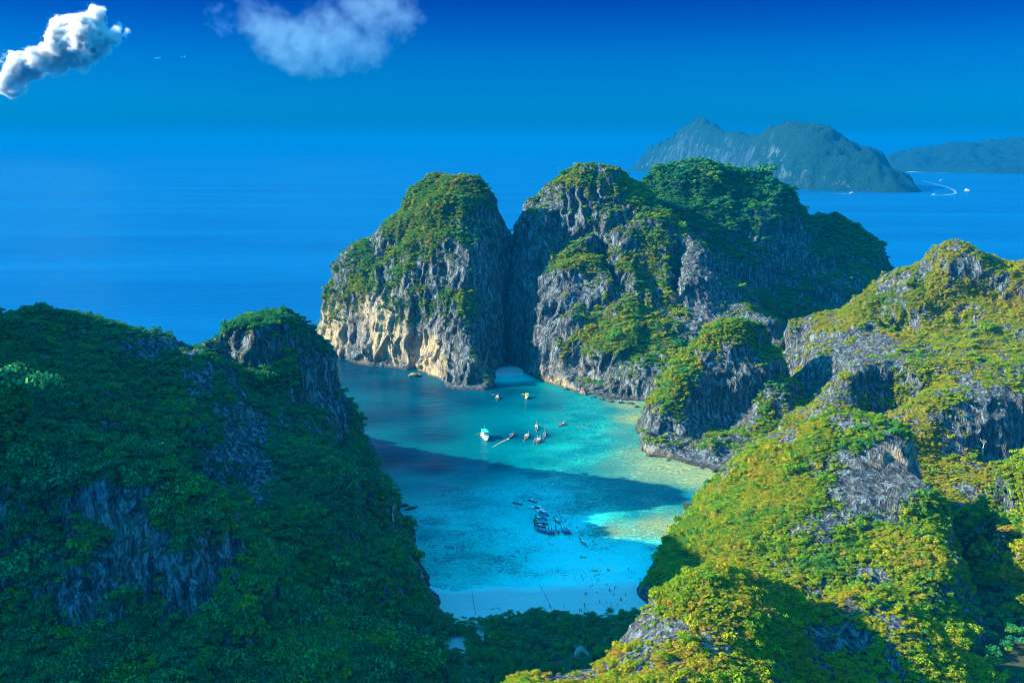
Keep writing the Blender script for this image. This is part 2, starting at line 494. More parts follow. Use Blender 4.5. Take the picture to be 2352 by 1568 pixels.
FIELDS['L'] = Field(
    [W(-108,700), W(-94,650), W(-81,600), W(-70,562), W(-52,500), W(-40,455), W(-32,424), W(-28,395), W(-60,365), W(-120,340), W(-220,320), W(-420,320), W(-470,500), W(-420,600), W(-260,650), W(-170,720)],
    [[V(470,772,560), V(500,742,566), V(545,700,570), V(600,685,570), V(640,690,570), V(690,730,575), V(740,790,592), V(780,842,600), V(830,950,598), V(862,1040,596)],
     [V(560,735,548), V(600,715,550), V(650,725,552)],
     [V(590,770,542), V(660,790,546), V(720,860,558)],
     [V(560,830,540), V(640,858,540), V(700,880,548)],
     [V(-120,700,474), V(0,694,482), V(60,698,484), V(130,701,488), V(200,715,494), V(260,741,504), V(300,752,510), V(400,757,520), V(480,776,528), V(520,802,530), V(560,850,526)],
     [V(0,800,455), V(150,800,460), V(300,850,465), V(450,880,478), V(560,905,490), V(650,930,508)],
     [V(0,900,420), V(300,960,430), V(480,980,452), V(600,1000,470), V(700,1000,490)],
     [V(520,1070,436), V(580,1100,432), V(620,1130,420)],
     [V(640,1070,446), V(690,1040,450), V(740,1034,452), V(820,1060,462), V(868,1092,476), V(900,1160,480)],
     [V(660,1180,405), V(750,1170,420), V(850,1200,430), V(915,1260,446)],
     [V(700,1310,380), V(800,1340,392), V(900,1360,402), V(985,1390,410)],
     [V(940,1290,440), V(985,1345,425)],
     [W(-262,455,165), W(-285,478,198), W(-310,430,215), W(-330,385,210), W(-340,340,202)], [W(-300,508,160), W(-330,515,155), W(-400,520,150), W(-400,400,205)]])  # unseen heights left of view, raised to shape the shadow on the bay
FIELDS['M'] = Field(
    [W(-30,385), W(-27,350), W(-32,310), W(-60,282), W(-150,262), W(-240,235), W(-300,190), W(-430,190), W(-430,390), W(-250,395), W(-120,392)],
    [[V(-150,800,332), V(0,862,332), V(60,920,334), V(130,962,336), V(200,1008,338), V(260,1016,342), V(335,1014,346), V(385,1040,346), V(430,1085,346), V(500,1102,346), V(540,1150,346), V(590,1190,348), V(645,1245,350), V(670,1300,350)],
     [V(-100,1100,316), V(0,1100,316), V(150,1120,318), V(300,1120,322), V(420,1180,322), V(520,1240,324), V(620,1340,326)],
     [V(-100,1300,302), V(0,1300,302), V(200,1330,303), V(400,1350,306), V(560,1400,310), V(700,1420,330), V(820,1440,345)],
     [V(-100,1480,294), V(150,1480,294), V(400,1490,297), V(600,1500,302), V(800,1520,322), V(950,1490,352)],
     [V(0,1600,280), V(300,1600,280), V(600,1600,290), V(850,1600,312)],
     [W(-130,370,52), W(-90,370,42)], [W(-190,370,74), W(-230,372,95)],
     [W(-250,330,170), W(-285,315,188), W(-330,300,195), W(-350,250,195), W(-350,215,190)], [W(-250,270,110)]])  # unseen heights left of view, raised to keep this slope in shade
def pit(k, c, rx, ry, rot, dep): FIELDS[k].pits.append((c, rx, ry, R(rot), dep))
pit('B', V(1395,620,942), 7, 22, 10, 40)      # dark notch below the peak
pit('B', V(1300,560,965), 26, 14, 0, 22)
pit('B', V(1560,620,930), 7, 26, -15, 26)
pit('B', V(1420,690,905), 10, 16, 0, 16)
pit('A', V(965,800,893), 6, 24, 20, 34)       # gully left of the prow
pit('A', V(1040,800,866), 5, 14, 0, 14)
pit('E', V(2050,880,655), 26, 19, 15, 42)     # hollow in the slope
pit('E', V(2300,960,598), 40, 14, 0, 24)
pit('E', V(2080,720,775), 8, 40, 30, 10)
def lower(k, dz):                     # the plants add to the height that the photograph shows
    f = FIELDS[k]
    P = f.P.copy(); P[:, 2] -= dz * sstep(8, 40, P[:, 2])
    f.P = P; n = len(P)
    A = np.zeros((n + 3, n + 3))
    A[:n, :n] = np.hypot(P[:, None, 0] - P[None, :, 0], P[:, None, 1] - P[None, :, 1]) - np.eye(n) * 0.6
    A[:n, n] = 1; A[n, :n] = 1
    A[:n, n + 1] = P[:, 0] / 100; A[n + 1, :n] = P[:, 0] / 100
    A[:n, n + 2] = P[:, 1] / 100; A[n + 2, :n] = P[:, 1] / 100
    f.c = np.linalg.solve(A, np.concatenate([P[:, 2], [0, 0, 0]]))
lower('L', 5.0); lower('M', 3.5); lower('C', 3.0); lower('A', 12.0); lower('B', 2.0); lower('E', 1.5); lower('F', 1.5)
HILLS = {}
t1 = time.time()
SPEC = dict(
    A=('headland', 1.6, dict(flute=(9, 5.2))), B=('mountain', 1.6, dict(flute=(9, 7.0))), C=('mountain', 2.2, {}), D=('cliff', 1.4, dict(flute=(7, 4.5), lobes=(42, 3.5))), E=('hill', 1.8, dict(clip=(100, 500, 500, 950), flute=(9, 5.0))),
    F=('hill', 1.3, dict(ter=(24, 0.25), lobes=(34, 3.4), flute=(5, 1.5))), G=('hill', 1.05, dict(ter=(20, 0.25), lobes=(24, 2.6), flute=(4, 1.5), fine=(2.4, 0.7), clip=(-40, 210, 225, 400))), H=('hill', 1.5, dict(clip=(220, 340, 350, 560), floor=0.0)),
    L=('hill', 1.6, dict(clip=(-420, 0, 330, 730))), M=('hill', 1.25, dict(clip=(-400, 0, 200, 400), lobes=(30, 4.0))))
for i, k in enumerate(SPEC):
    nm, vx, kw = SPEC[k]
    HILLS[k] = build_hill(nm, FIELDS[k], vx, seed=100 + 37 * i, **kw)
    print('hill', k, len(HILLS[k].polygons), 'pts', len(FIELDS[k].P), round(time.time() - t1, 1))
# ------------------------------------------------------------------ rock, soil and leaf materials
def rock_material(name, light=(0.17, 0.205, 0.235), dark=(0.02, 0.022, 0.026), soil=(0.055, 0.07, 0.02), grass=(0.30, 0.25, 0.04), bump=1.0):
    m = NT(name)
    p = m.pos()
    warp = m.noise(p, 0.05, 2, 0.5, out=1)
    pw = m.n('ShaderNodeVectorMath', operation='MULTIPLY_ADD')
    m.l(warp, pw.inputs[0]); pw.inputs[1].default_value = (9, 9, 9); m.l(p, pw.inputs[2])
    st = m.mapping(pw.outputs[0], (0.42, 0.42, 0.045))
    s1 = m.noise(st, 1.0, 4, 0.62)
    st2 = m.mapping(pw.outputs[0], (1.3, 1.3, 0.16))
    s2 = m.noise(st2, 1.0, 3, 0.65)
    bed = m.noise(m.mapping(pw.outputs[0], (0.05, 0.05, 0.5)), 1.0, 2, 0.6)
    lump = m.noise(p, 0.09, 3, 0.6)
    f = m.math('ADD', m.math('MULTIPLY', s1, 0.62), m.math('MULTIPLY', s2, 0.38))
    base = m.ramp(f, [(0.40, dark), (0.48, tuple(0.45 * a for a in light)), (0.55, light), (0.66, tuple(min(1, 1.6 * a) for a in light))])
    crack = m.ramp(m.math('ABSOLUTE', m.math('SUBTRACT', s1, 0.5)), [(0.0, 0.22), (0.035, 1.0)])
    base = m.mix(0.8, base, crack, 'MULTIPLY')
    warm = m.ramp(lump, [(0.52, 0.0), (0.66, 1.0)])
    base = m.mix(m.math('MULTIPLY', warm, 0.35), base, m.mix(s2, (0.09, 0.08, 0.06), (0.25, 0.215, 0.16)))
    # pale, freshly broken and rust-streaked limestone
    pale = m.attr('pale')
    pf = m.math('MULTIPLY', m.ramp(m.math('ADD', m.math('MULTIPLY', s1, 0.6), m.math('MULTIPLY', lump, 0.4)), [(0.36, 0.0), (0.46, 1.0)]), pale, True)
    palec = m.ramp(s2, [(0.3, (0.30, 0.15, 0.06)), (0.48, (0.50, 0.36, 0.20)), (0.6, (0.62, 0.52, 0.36))])
    base = m.mix(pf, base, palec)
    # leaf litter, grass and moss where plants hold
    veg = m.attr('veg')
    vn = m.noise(p, 0.55, 3, 0.65)
    vf = m.ramp(m.math('ADD', m.math('MULTIPLY', vn, 0.7), m.math('MULTIPLY', veg, 0.62)), [(0.55, 0.0), (0.68, 1.0)])
    dry = m.attr('dry')
    sc = m.mix(m.ramp(m.math('ADD', m.math('MULTIPLY', m.noise(p, 0.2, 4, 0.6), 0.6), m.math('MULTIPLY', dry, 0.6)), [(0.4, 0.0), (0.72, 1.0)]), m.mix(s2, tuple(0.4 * a for a in soil), tuple(1.3 * a for a in soil)), m.mix(s2, tuple(0.5 * a for a in grass), grass))
    base = m.mix(vf, base, sc)
    # dark wet notch just above the sea
    sep = m.n('ShaderNodeSeparateXYZ'); m.l(p, sep.inputs[0])
    wet = m.ramp(m.math('ADD', m.math('MULTIPLY', sep.outputs[2], 0.25), m.math('MULTIPLY', lump, 0.4)), [(0.45, 1.0), (0.75, 0.0)])
    base = m.mix(m.math('MULTIPLY', wet, 0.75), base, (0.05, 0.042, 0.035))
    rid = m.math('ABSOLUTE', m.math('SUBTRACT', s1, 0.5))
    h = m.math('ADD', m.math('MULTIPLY', rid, -5.0), m.math('ADD', m.math('MULTIPLY', s2, 2.2), m.math('MULTIPLY', bed, 1.2)))
    b = m.bump(h, 0.95, 1.25 * bump)
    m.pbr(base, 0.95, 0.04, b)
    return m.mat
MAT_ROCK = rock_material('limestone')

def leaf_material(name, stops, typ='INSTANCER'):
    m = NT(name)
    t = m.attr('tint', typ)
    p = m.pos()
    n1 = m.noise(p, 0.9, 2, 0.6)
    f = m.math('ADD', t, m.math('MULTIPLY', m.math('SUBTRACT', n1, 0.5), 0.5))
    isl = m.n('ShaderNodeNewGeometry').outputs['Random Per Island']
    c = m.ramp(m.math('ADD', f, m.math('MULTIPLY', m.math('SUBTRACT', isl, 0.5), 0.28)), stops)
    c = m.mix(1.0, c, m.ramp(isl, [(0.0, 0.35), (0.5, 1.0), (1.0, 1.1)]), 'MULTIPLY')
    nd = m.pbr(c, 0.7, 0.05)
    tr = m.n('ShaderNodeBsdfTranslucent'); m.l(c, tr.inputs[0])
    mx = m.n('ShaderNodeMixShader'); mx.inputs[0].default_value = 0.22
    m.l(nd.outputs[0], mx.inputs[1]); m.l(tr.outputs[0], mx.inputs[2]); m.l(mx.outputs[0], m.out.inputs[0])
    return m.mat
LEAF_STOPS = [(0.0, (0.018, 0.16, 0.075)), (0.25, (0.034, 0.25, 0.080)), (0.42, (0.075, 0.28, 0.028)), (0.60, (0.19, 0.32, 0.006)), (0.80, (0.36, 0.38, 0.006)), (0.93, (0.44, 0.33, 0.01)), (1.0, (0.46, 0.26, 0.04))]  # low stops lifted and blued in place of sky light on shaded forest
MAT_LEAF = leaf_material('leaves', LEAF_STOPS)
MAT_BARK = plain('bark', (0.10, 0.08, 0.06), 0.9, spec=0.1, scale=2.0)
MAT_DEAD = plain('dead_wood', (0.55, 0.50, 0.42), 0.9, spec=0.1, scale=2.0)

# ------------------------------------------------------------------ foliage meshes
def leaf_cloud(seed, lumps, leaves, size, flat=0.75):
    """leaf-sized faces on the shells of several lumps, all within about one unit"""
    g = np.random.default_rng(seed)
    vs, fs = [], []
    for (cx, cy, cz, r) in lumps:
        n = max(6, int(leaves * r * r / sum(l[3] ** 2 for l in lumps)))
        for _ in range(n):
            d = g.normal(size=3); d /= np.linalg.norm(d)
            if d[2] < -0.35: d[2] *= -0.6
            c = np.array([cx, cy, cz]) + d * np.array([1, 1, flat]) * r * g.uniform(0.8, 1.08)
            nn = d + g.normal(size=3) * 0.7; nn /= np.linalg.norm(nn)
            a = np.cross(nn, g.normal(size=3)); a /= np.linalg.norm(a)
            b = np.cross(nn, a)
            s = size * g.uniform(0.6, 1.25)
            k = len(vs)
            vs += [c - a * s - b * s * 0.55, c + a * s * 0.9 - b * s * 0.7 + nn * s * 0.2, c + a * s * 1.05 + b * s * 0.6, c - a * s * 0.8 + b * s * 0.75 + nn * s * 0.2]
            fs.append((k, k + 1, k + 2, k + 3))
    return np.array(vs), fs
def lumps_for(seed, n, spread, r0, r1, up):
    g = np.random.default_rng(seed)
    out = [(0, 0, up, r1)]
    for i in range(n):
        a = g.uniform(0, 2 * math.pi); d = spread * math.sqrt(g.uniform(0.15, 1))
        out.append((math.cos(a) * d, math.sin(a) * d, up + g.uniform(-0.25, 0.3) * (1.1 - d), g.uniform(r0, r1)))
    return out
plants = bpy.data.collections.new('plants')       # sources for the scattered cover, not in the scene
SRC = []
for i in range(6):                                  # low shrubs
    v, f = leaf_cloud(50 + i, lumps_for(20 + i, 4, 0.62, 0.3, 0.5, 0.35), 230, 0.105)
    me = mesh_from(v, f, 'shrub_leaves'); me.materials.append(MAT_LEAF)
    o = bpy.data.objects.new('a_shrub_%d' % i, me); plants.objects.link(o); SRC.append(o)
for i in range(5):                                  # forest crowns
    v, f = leaf_cloud(150 + i, lumps_for(120 + i, 8, 0.72, 0.24, 0.42, 0.45), 480, 0.066, 0.7)
    me = mesh_from(v, f, 'crown_leaves'); me.materials.append(MAT_LEAF)
    o = bpy.data.objects.new('b_crown_%d' % i, me); plants.objects.link(o); SRC.append(o)

def scatter_group():
    ng = bpy.data.node_groups.new('scatter', 'GeometryNodeTree')
    ng.interface.new_socket('Geometry', in_out='INPUT', socket_type='NodeSocketGeometry')
    ng.interface.new_socket('Geometry', in_out='OUTPUT', socket_type='NodeSocketGeometry')
    N, L = ng.nodes, ng.links
    gi, go = N.new('NodeGroupInput'), N.new('NodeGroupOutput')
    iop = N.new('GeometryNodeInstanceOnPoints')
    ci = N.new('GeometryNodeCollectionInfo')
    ci.inputs[0].default_value = plants
    ci.inputs['Separate Children'].default_value = True
    ci.inputs['Reset Children'].default_value = True
    def na(name, typ):
        nd = N.new('GeometryNodeInputNamedAttribute'); nd.data_type = typ; nd.inputs[0].default_value = name
        return nd.outputs[0]
    L.new(gi.outputs[0], iop.inputs['Points'])
    L.new(ci.outputs[0], iop.inputs['Instance'])
    iop.inputs['Pick Instance'].default_value = True
    L.new(na('var', 'INT'), iop.inputs['Instance Index'])
    L.new(na('rot', 'FLOAT_VECTOR'), iop.inputs['Rotation'])
    L.new(na('scl', 'FLOAT_VECTOR'), iop.inputs['Scale'])
    L.new(iop.outputs[0], go.inputs[0])
    return ng
SCATTER = scatter_group()
def scatter_object(name, pos, rot, scl, var, tint, label):
    me = bpy.data.meshes.new(name)
    n = len(pos)
    me.vertices.add(n); me.vertices.foreach_set('co', np.asarray(pos, dtype=np.float32).ravel())
    for nm, arr in (('rot', rot), ('scl', scl)):
        a = me.attributes.new(nm, 'FLOAT_VECTOR', 'POINT'); a.data.foreach_set('vector', np.asarray(arr, dtype=np.float32).ravel())
    a = me.attributes.new('var', 'INT', 'POINT'); a.data.foreach_set('value', np.asarray(var, dtype=np.int32))
    add_attr(me, 'tint', tint)
    o = put(name, me, None, label=label, category='vegetation', kind='stuff')
    md = o.modifiers.new('scatter', 'NODES'); md.node_group = SCATTER
    return o

# ------------------------------------------------------------------ cover: where plants grow, where rock is pale
# (vx, vy, rx, ry, change of plant cover)
PATCH = {
    'A': [(960,500,110,90,0.5), (1040,440,90,60,0.5), (1080,620,60,70,-0.7), (1060,700,90,30,0.7), (1070,800,110,60,-0.5), (860,760,120,50,-0.5), (820,640,60,50,0.3), (800,830,140,40,-0.8), (1160,650,30,200,-0.8)],
    'B': [(1320,600,80,25,0.8), (1350,420,90,40,0.45), (1190,650,60,150,-0.7), (1450,770,70,50,0.55), (1560,700,40,30,0.3), (1620,720,60,60,-0.5), (1330,690,60,60,-0.6), (1300,850,120,40,-0.4), (1560,590,60,40,0.1), (1500,560,40,80,0.3), (1400,520,60,60,0.1), (1250,750,40,60,-0.4), (1720,745,60,25,-0.8), (1400,790,60,35,0.45), (1600,600,60,60,-0.35)],
    'C': [(1650,420,170,60,0.9), (1600,500,80,40,0.4), (1930,520,60,25,0.9), (1750,640,200,80,-0.35)],
    'D': [(1660,760,80,40,0.8), (1560,850,60,70,0.5), (1660,900,70,110,-0.9), (1540,1000,70,60,-0.5), (1640,990,30,20,0.5)],
    'E': [(2100,680,200,70,0.35), (1870,860,140,90,-0.5), (2000,790,70,40,-0.4), (2000,820,60,40,-0.2), (2250,720,60,30,-0.1), (2030,860,60,50,-0.3), (2300,960,90,60,-0.8), (2120,1040,90,40,0.2), (1950,730,60,25,0.3), (2030,650,60,25,-0.6), (2240,600,60,20,-0.2), (2100,900,60,60,0.5)],
    'F': [(2000,1110,65,55,-1.1), (2075,1065,62,48,-1.1), (1920,1120,40,60,-0.5), (1880,1210,70,28,-0.6), (1790,1000,60,25,-0.7), (1700,1250,120,90,0.4), (2010,1340,50,30,-0.5), (1960,970,70,20,-0.3), (2060,1100,60,60,-0.4), (1680,1070,30,40,-0.5), (2195,1250,25,130,-0.4)],
    'G': [(1330,1545,90,30,-0.8), (1480,1470,60,40,-0.45), (1600,1480,120,60,-0.3), (1650,1360,120,60,0.5), (1930,1500,70,50,-0.3)],
    'H': [(2310,1060,50,40,0.7), (2300,1260,30,50,-0.7)],
    'L': [(400,790,110,30,-0.7), (590,790,60,50,-0.5), (560,1000,60,60,-0.6), (600,1110,50,80,-0.7), (150,780,90,40,-0.2), (640,860,50,20,0.8), (740,1100,120,80,0.6), (1008,1390,22,60,-1.2), (600,705,60,25,0.5), (800,930,50,80,-0.2), (300,860,120,40,0.2)],
    'M': [(280,1180,50,70,-0.7), (330,1300,120,70,-0.38), (480,1330,60,60,-0.4), (40,1290,60,40,-0.6), (170,1360,40,40,-0.6), (560,1240,50,50,-0.3), (330,1060,140,50,0.6), (100,1050,120,90,0.6), (250,1500,300,70,0.6), (750,1480,200,70,0.6)],
}
PALE = {'A': [(762,765,26,62,2.4), (885,775,40,75,2.0), (985,828,32,45,2.4), (1110,860,22,35,0.6), (840,700,40,30,0.5)],
        'B': [(1280,862,60,28,0.7), (1330,880,50,18,0.7)],
        'D': [(1480,1040,50,16,0.4), (1590,1050,50,20,0.5)],
        'L': [(560,1010,30,60,0.35), (600,1100,30,60,0.25)], 'E': [(2190,700,50,40,0.4), (2030,650,60,20,0.4)], 'F': [(2000,1100,70,60,0.8), (2070,1050,60,50,0.8), (1790,1000,60,25,0.5), (1880,1210,60,25,0.5)], 'G': [(1380,1540,120,30,0.25)], 'M': [(300,1250,80,90,0.15)]}
#          bias, slope weight, shrub radius, density, crown share, crown radius, tint mean, tint spread, dry
VEG = {'A': (0.26, 0.75, 0.95, 0.62, 0.12, 1.9, 0.54, 0.24, 0.12),
       'B': (0.10, 0.75, 0.95, 0.60, 0.10, 1.9, 0.58, 0.24, 0.25),
       'C': (0.15, 0.90, 1.25, 0.42, 0.22, 2.4, 0.34, 0.16, 0.0),
       'D': (0.20, 0.70, 0.95, 0.62, 0.12, 1.8, 0.60, 0.22, 0.2),
       'E': (0.17, 0.70, 0.75, 0.85, 0.04, 1.7, 0.68, 0.17, 0.5),
       'F': (0.50, 0.50, 0.75, 1.15, 0.10, 1.6, 0.68, 0.18, 0.35),
       'G': (0.34, 0.50, 0.72, 1.10, 0.10, 1.5, 0.76, 0.18, 0.45),
       'H': (0.90, 0.70, 1.10, 0.50, 0.25, 2.0, 0.66, 0.20, 0.2),
       'L': (0.22, 0.80, 1.10, 0.55, 0.30, 2.0, 0.28, 0.17, 0.05),
       'M': (0.40, 0.60, 1.20, 0.50, 0.40, 2.5, 0.32, 0.17, 0.0)}
HILL_INFO = {
    'A': 'steep dome shaped limestone headland with pale orange foot, left of the dark cleft',
    'B': 'grey limestone massif with green ledges, right of the dark cleft',
    'C': 'dark mountain with green top behind the central massif',
    'D': 'rounded rock pillar at the edge of the shallow reef on the right',
    'E': 'sunny grassy slope with a rounded summit at the right edge',
    'F': 'sunlit shrub covered hill in the right foreground beside the beach',
    'G': 'nearest sunlit hill with grey crags at the bottom of the picture',
    'H': 'shaded hill with a sunny green crest at the far right edge',
    'L': 'shaded forested ridge with a pointed knoll on the left of the bay',
    'M': 'nearest shaded forest slope with blue grey rock at lower left'}
scat = dict(pos=[], rot=[], scl=[], var=[], tint=[])
TREE_SPOTS = []
def hill_cover(k, me, seed):
    co = get_co(me).astype(np.float64); no = get_no(me).astype(np.float64)
    vx, vy = project(co)
    bias, sw, sr, dens, cshare, crad, tm, ts, dry = VEG[k]
    n1 = fbm(co / 12, 4, seed, 0.65); n2 = fbm(co / 45, 3, seed + 7)
    streak = fbm(co / np.array([5.0, 5.0, 26.0]), 3, seed + 3)
    veg = bias + sw * (no[:, 2] - 0.42) + 0.42 * n1 + 0.28 * n2 + (0.75 if k == 'E' else 0.36) * streak
    for (cx, cy, rx, ry, d) in PATCH[k]:
        e = ((vx - cx) / rx) ** 2 + ((vy - cy) / ry) ** 2
        veg += d * np.exp(-e * 0.9)
    veg -= sstep(8, 2, co[:, 2]) * 0.8
    pale = np.zeros(len(co))
    for (cx, cy, rx, ry, d) in PALE.get(k, []):
        e = ((vx - cx) / rx) ** 2 + ((vy - cy) / ry) ** 2
        pale += d * np.exp(-e * 0.9)
    pale *= (0.75 + 0.5 * n1) * sstep(0.75, 0.35, no[:, 2])
    add_attr(me, 'veg', np.clip(veg, 0, 1)); add_attr(me, 'pale', np.clip(pale, 0, 1))
    dr = np.clip(dry + 0.5 * n2, 0, 1)
    add_attr(me, 'dry', dr)
    # plants
    cell = np.array(SPEC[k][1]) ** 2 * 1.15
    view = np.array([0, 0, CAM_H]) - co; view /= np.linalg.norm(view, axis=1)[:, None]
    face = (view * no).sum(1)
    ok = (face > -0.3) & (vx > -130) & (vx < 2480) & (vy < 1640) & (co[:, 2] > 2.0)
    g = np.random.default_rng(seed)
    prob = np.clip(0.12 * sstep(-0.1, 0.2, veg) + sstep(0.2, 0.6, veg), 0, 1) * dens * cell
    idx = np.repeat(np.arange(len(co)), g.poisson(np.where(ok, prob, 0)))
    n = len(idx)
    crown = g.random(n) < cshare * sstep(0.25, 0.6, no[idx, 2])
    rad = np.where(crown, crad, sr) * np.exp(g.normal(-0.05, 0.42, n))
    lean = no[idx] * 0.35 * rad[:, None]; lean[:, 2] = -0.22 * rad
    pos = co[idx] + lean + g.normal(0, 0.45, (n, 3)) * SPEC[k][1] * (1 - 0.8 * np.abs(no[idx]))
    scl = np.stack([rad, rad, rad * g.uniform(0.75, 1.25, n)], -1)
    rot = np.stack([g.normal(0, 0.18, n), g.normal(0, 0.18, n), g.uniform(0, 6.283, n)], -1)
    var = np.where(crown, 6 + g.integers(0, 5, n), g.integers(0, 6, n))
    patch = 0.7 * fbm(pos / 9, 2, seed + 91) + 0.6 * fbm(pos / 30, 2, seed + 95)
    tint = np.clip(tm + ts * (0.65 * g.normal(0, 1, n) + 0.9 * patch) + 0.18 * (dr[idx] - 0.2) - 0.10 * crown, 0, 1)
    for a, b in (('pos', pos), ('rot', rot), ('scl', scl), ('var', var), ('tint', tint)): scat[a].append(b)
    return n
tot = 0
for i, k in enumerate(SPEC):
    nvg = hill_cover(k, HILLS[k], 900 + 31 * i); tot += nvg
    put(SPEC[k][0], HILLS[k], MAT_ROCK, label=HILL_INFO[k], category='hill', kind='structure')
print('plants', tot, round(time.time() - T0, 1))
# ------------------------------------------------------------------ sea
def idw(ctrl, x, y, power=2.6):
    c = np.array([(*G(a, b)[:2], *v) for a, b, *v in ctrl])
    out = []
    d = np.hypot(x[:, None] - c[None, :, 0], (y[:, None] - c[None, :, 1]))
    w = 1 / (d + 6.0) ** power
    w /= w.sum(1)[:, None]
    return [w @ c[:, 2 + i] for i in range(c.shape[1] - 2)]
# picture position, shallowness (0 open sea .. 1 sand), reef (coral and weed on the bottom), both shifted with sun and shade
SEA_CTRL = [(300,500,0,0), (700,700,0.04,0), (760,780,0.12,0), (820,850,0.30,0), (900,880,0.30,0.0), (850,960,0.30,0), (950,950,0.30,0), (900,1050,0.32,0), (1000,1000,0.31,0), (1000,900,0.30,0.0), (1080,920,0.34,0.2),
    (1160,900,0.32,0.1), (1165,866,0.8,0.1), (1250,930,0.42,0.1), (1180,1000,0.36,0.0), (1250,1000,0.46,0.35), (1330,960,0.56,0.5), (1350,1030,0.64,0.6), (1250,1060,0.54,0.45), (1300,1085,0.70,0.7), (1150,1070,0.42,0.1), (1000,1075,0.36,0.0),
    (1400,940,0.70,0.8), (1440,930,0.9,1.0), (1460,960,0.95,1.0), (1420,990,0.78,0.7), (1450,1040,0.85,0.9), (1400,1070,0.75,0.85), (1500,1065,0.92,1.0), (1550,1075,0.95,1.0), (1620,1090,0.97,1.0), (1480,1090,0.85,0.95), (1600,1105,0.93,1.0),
    (930,1110,0.58,0.1), (950,1150,0.64,0.25), (1050,1150,0.68,0.35), (1050,1105,0.60,0.2), (1150,1130,0.71,0.35), (1250,1130,0.75,0.35), (1350,1130,0.72,0.5), (1450,1130,0.60,0.75), (1550,1140,0.60,0.8), (1600,1140,0.7,0.9),  # shallowness raised here so the shaded water stays bright
    (1000,1230,0.67,0.45), (1060,1260,0.69,0.5), (1120,1220,0.74,0.4), (1200,1180,0.78,0.15), (1250,1250,0.84,0.10), (1330,1200,0.82,0.15), (1330,1280,0.88,0.08), (1450,1180,0.66,0.6), (1420,1220,0.90,0.8), (1500,1205,0.95,0.9), (1550,1210,0.96,0.9), (1450,1260,0.86,0.25),  # reef raised on the spit: its patch of sunlight put into the colour
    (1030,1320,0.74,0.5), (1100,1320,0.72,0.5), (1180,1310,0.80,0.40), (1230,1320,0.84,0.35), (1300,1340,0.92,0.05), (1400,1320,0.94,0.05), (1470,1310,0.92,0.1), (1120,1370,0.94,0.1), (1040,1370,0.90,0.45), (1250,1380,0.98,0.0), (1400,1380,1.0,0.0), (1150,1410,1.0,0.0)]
def sea_mesh():
    xs = np.unique(np.concatenate([-np.geomspace(260, 120000, 40), np.geomspace(260, 120000, 40), np.linspace(-260, 260, 150)]))
    ys = np.unique(np.concatenate([[-800, -200, 100, 250, 330], np.linspace(380, 1000, 190), np.geomspace(1005, 120000, 60)]))
    X, Y = np.meshgrid(xs, ys)
    x, y = X.ravel(), Y.ravel()
    nx, ny = len(xs), len(ys)
    ii = (np.arange(ny - 1)[:, None] * nx + np.arange(nx - 1)[None, :]).ravel()
    me = mesh_np('sea', np.stack([x, y, np.zeros_like(x)], -1), np.stack([ii, ii + 1, ii + nx + 1, ii + nx], -1))
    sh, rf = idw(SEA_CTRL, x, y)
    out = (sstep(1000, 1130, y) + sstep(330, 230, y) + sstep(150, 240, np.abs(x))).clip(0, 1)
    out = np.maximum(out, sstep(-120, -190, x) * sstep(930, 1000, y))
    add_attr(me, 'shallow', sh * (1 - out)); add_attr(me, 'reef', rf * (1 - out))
    return me
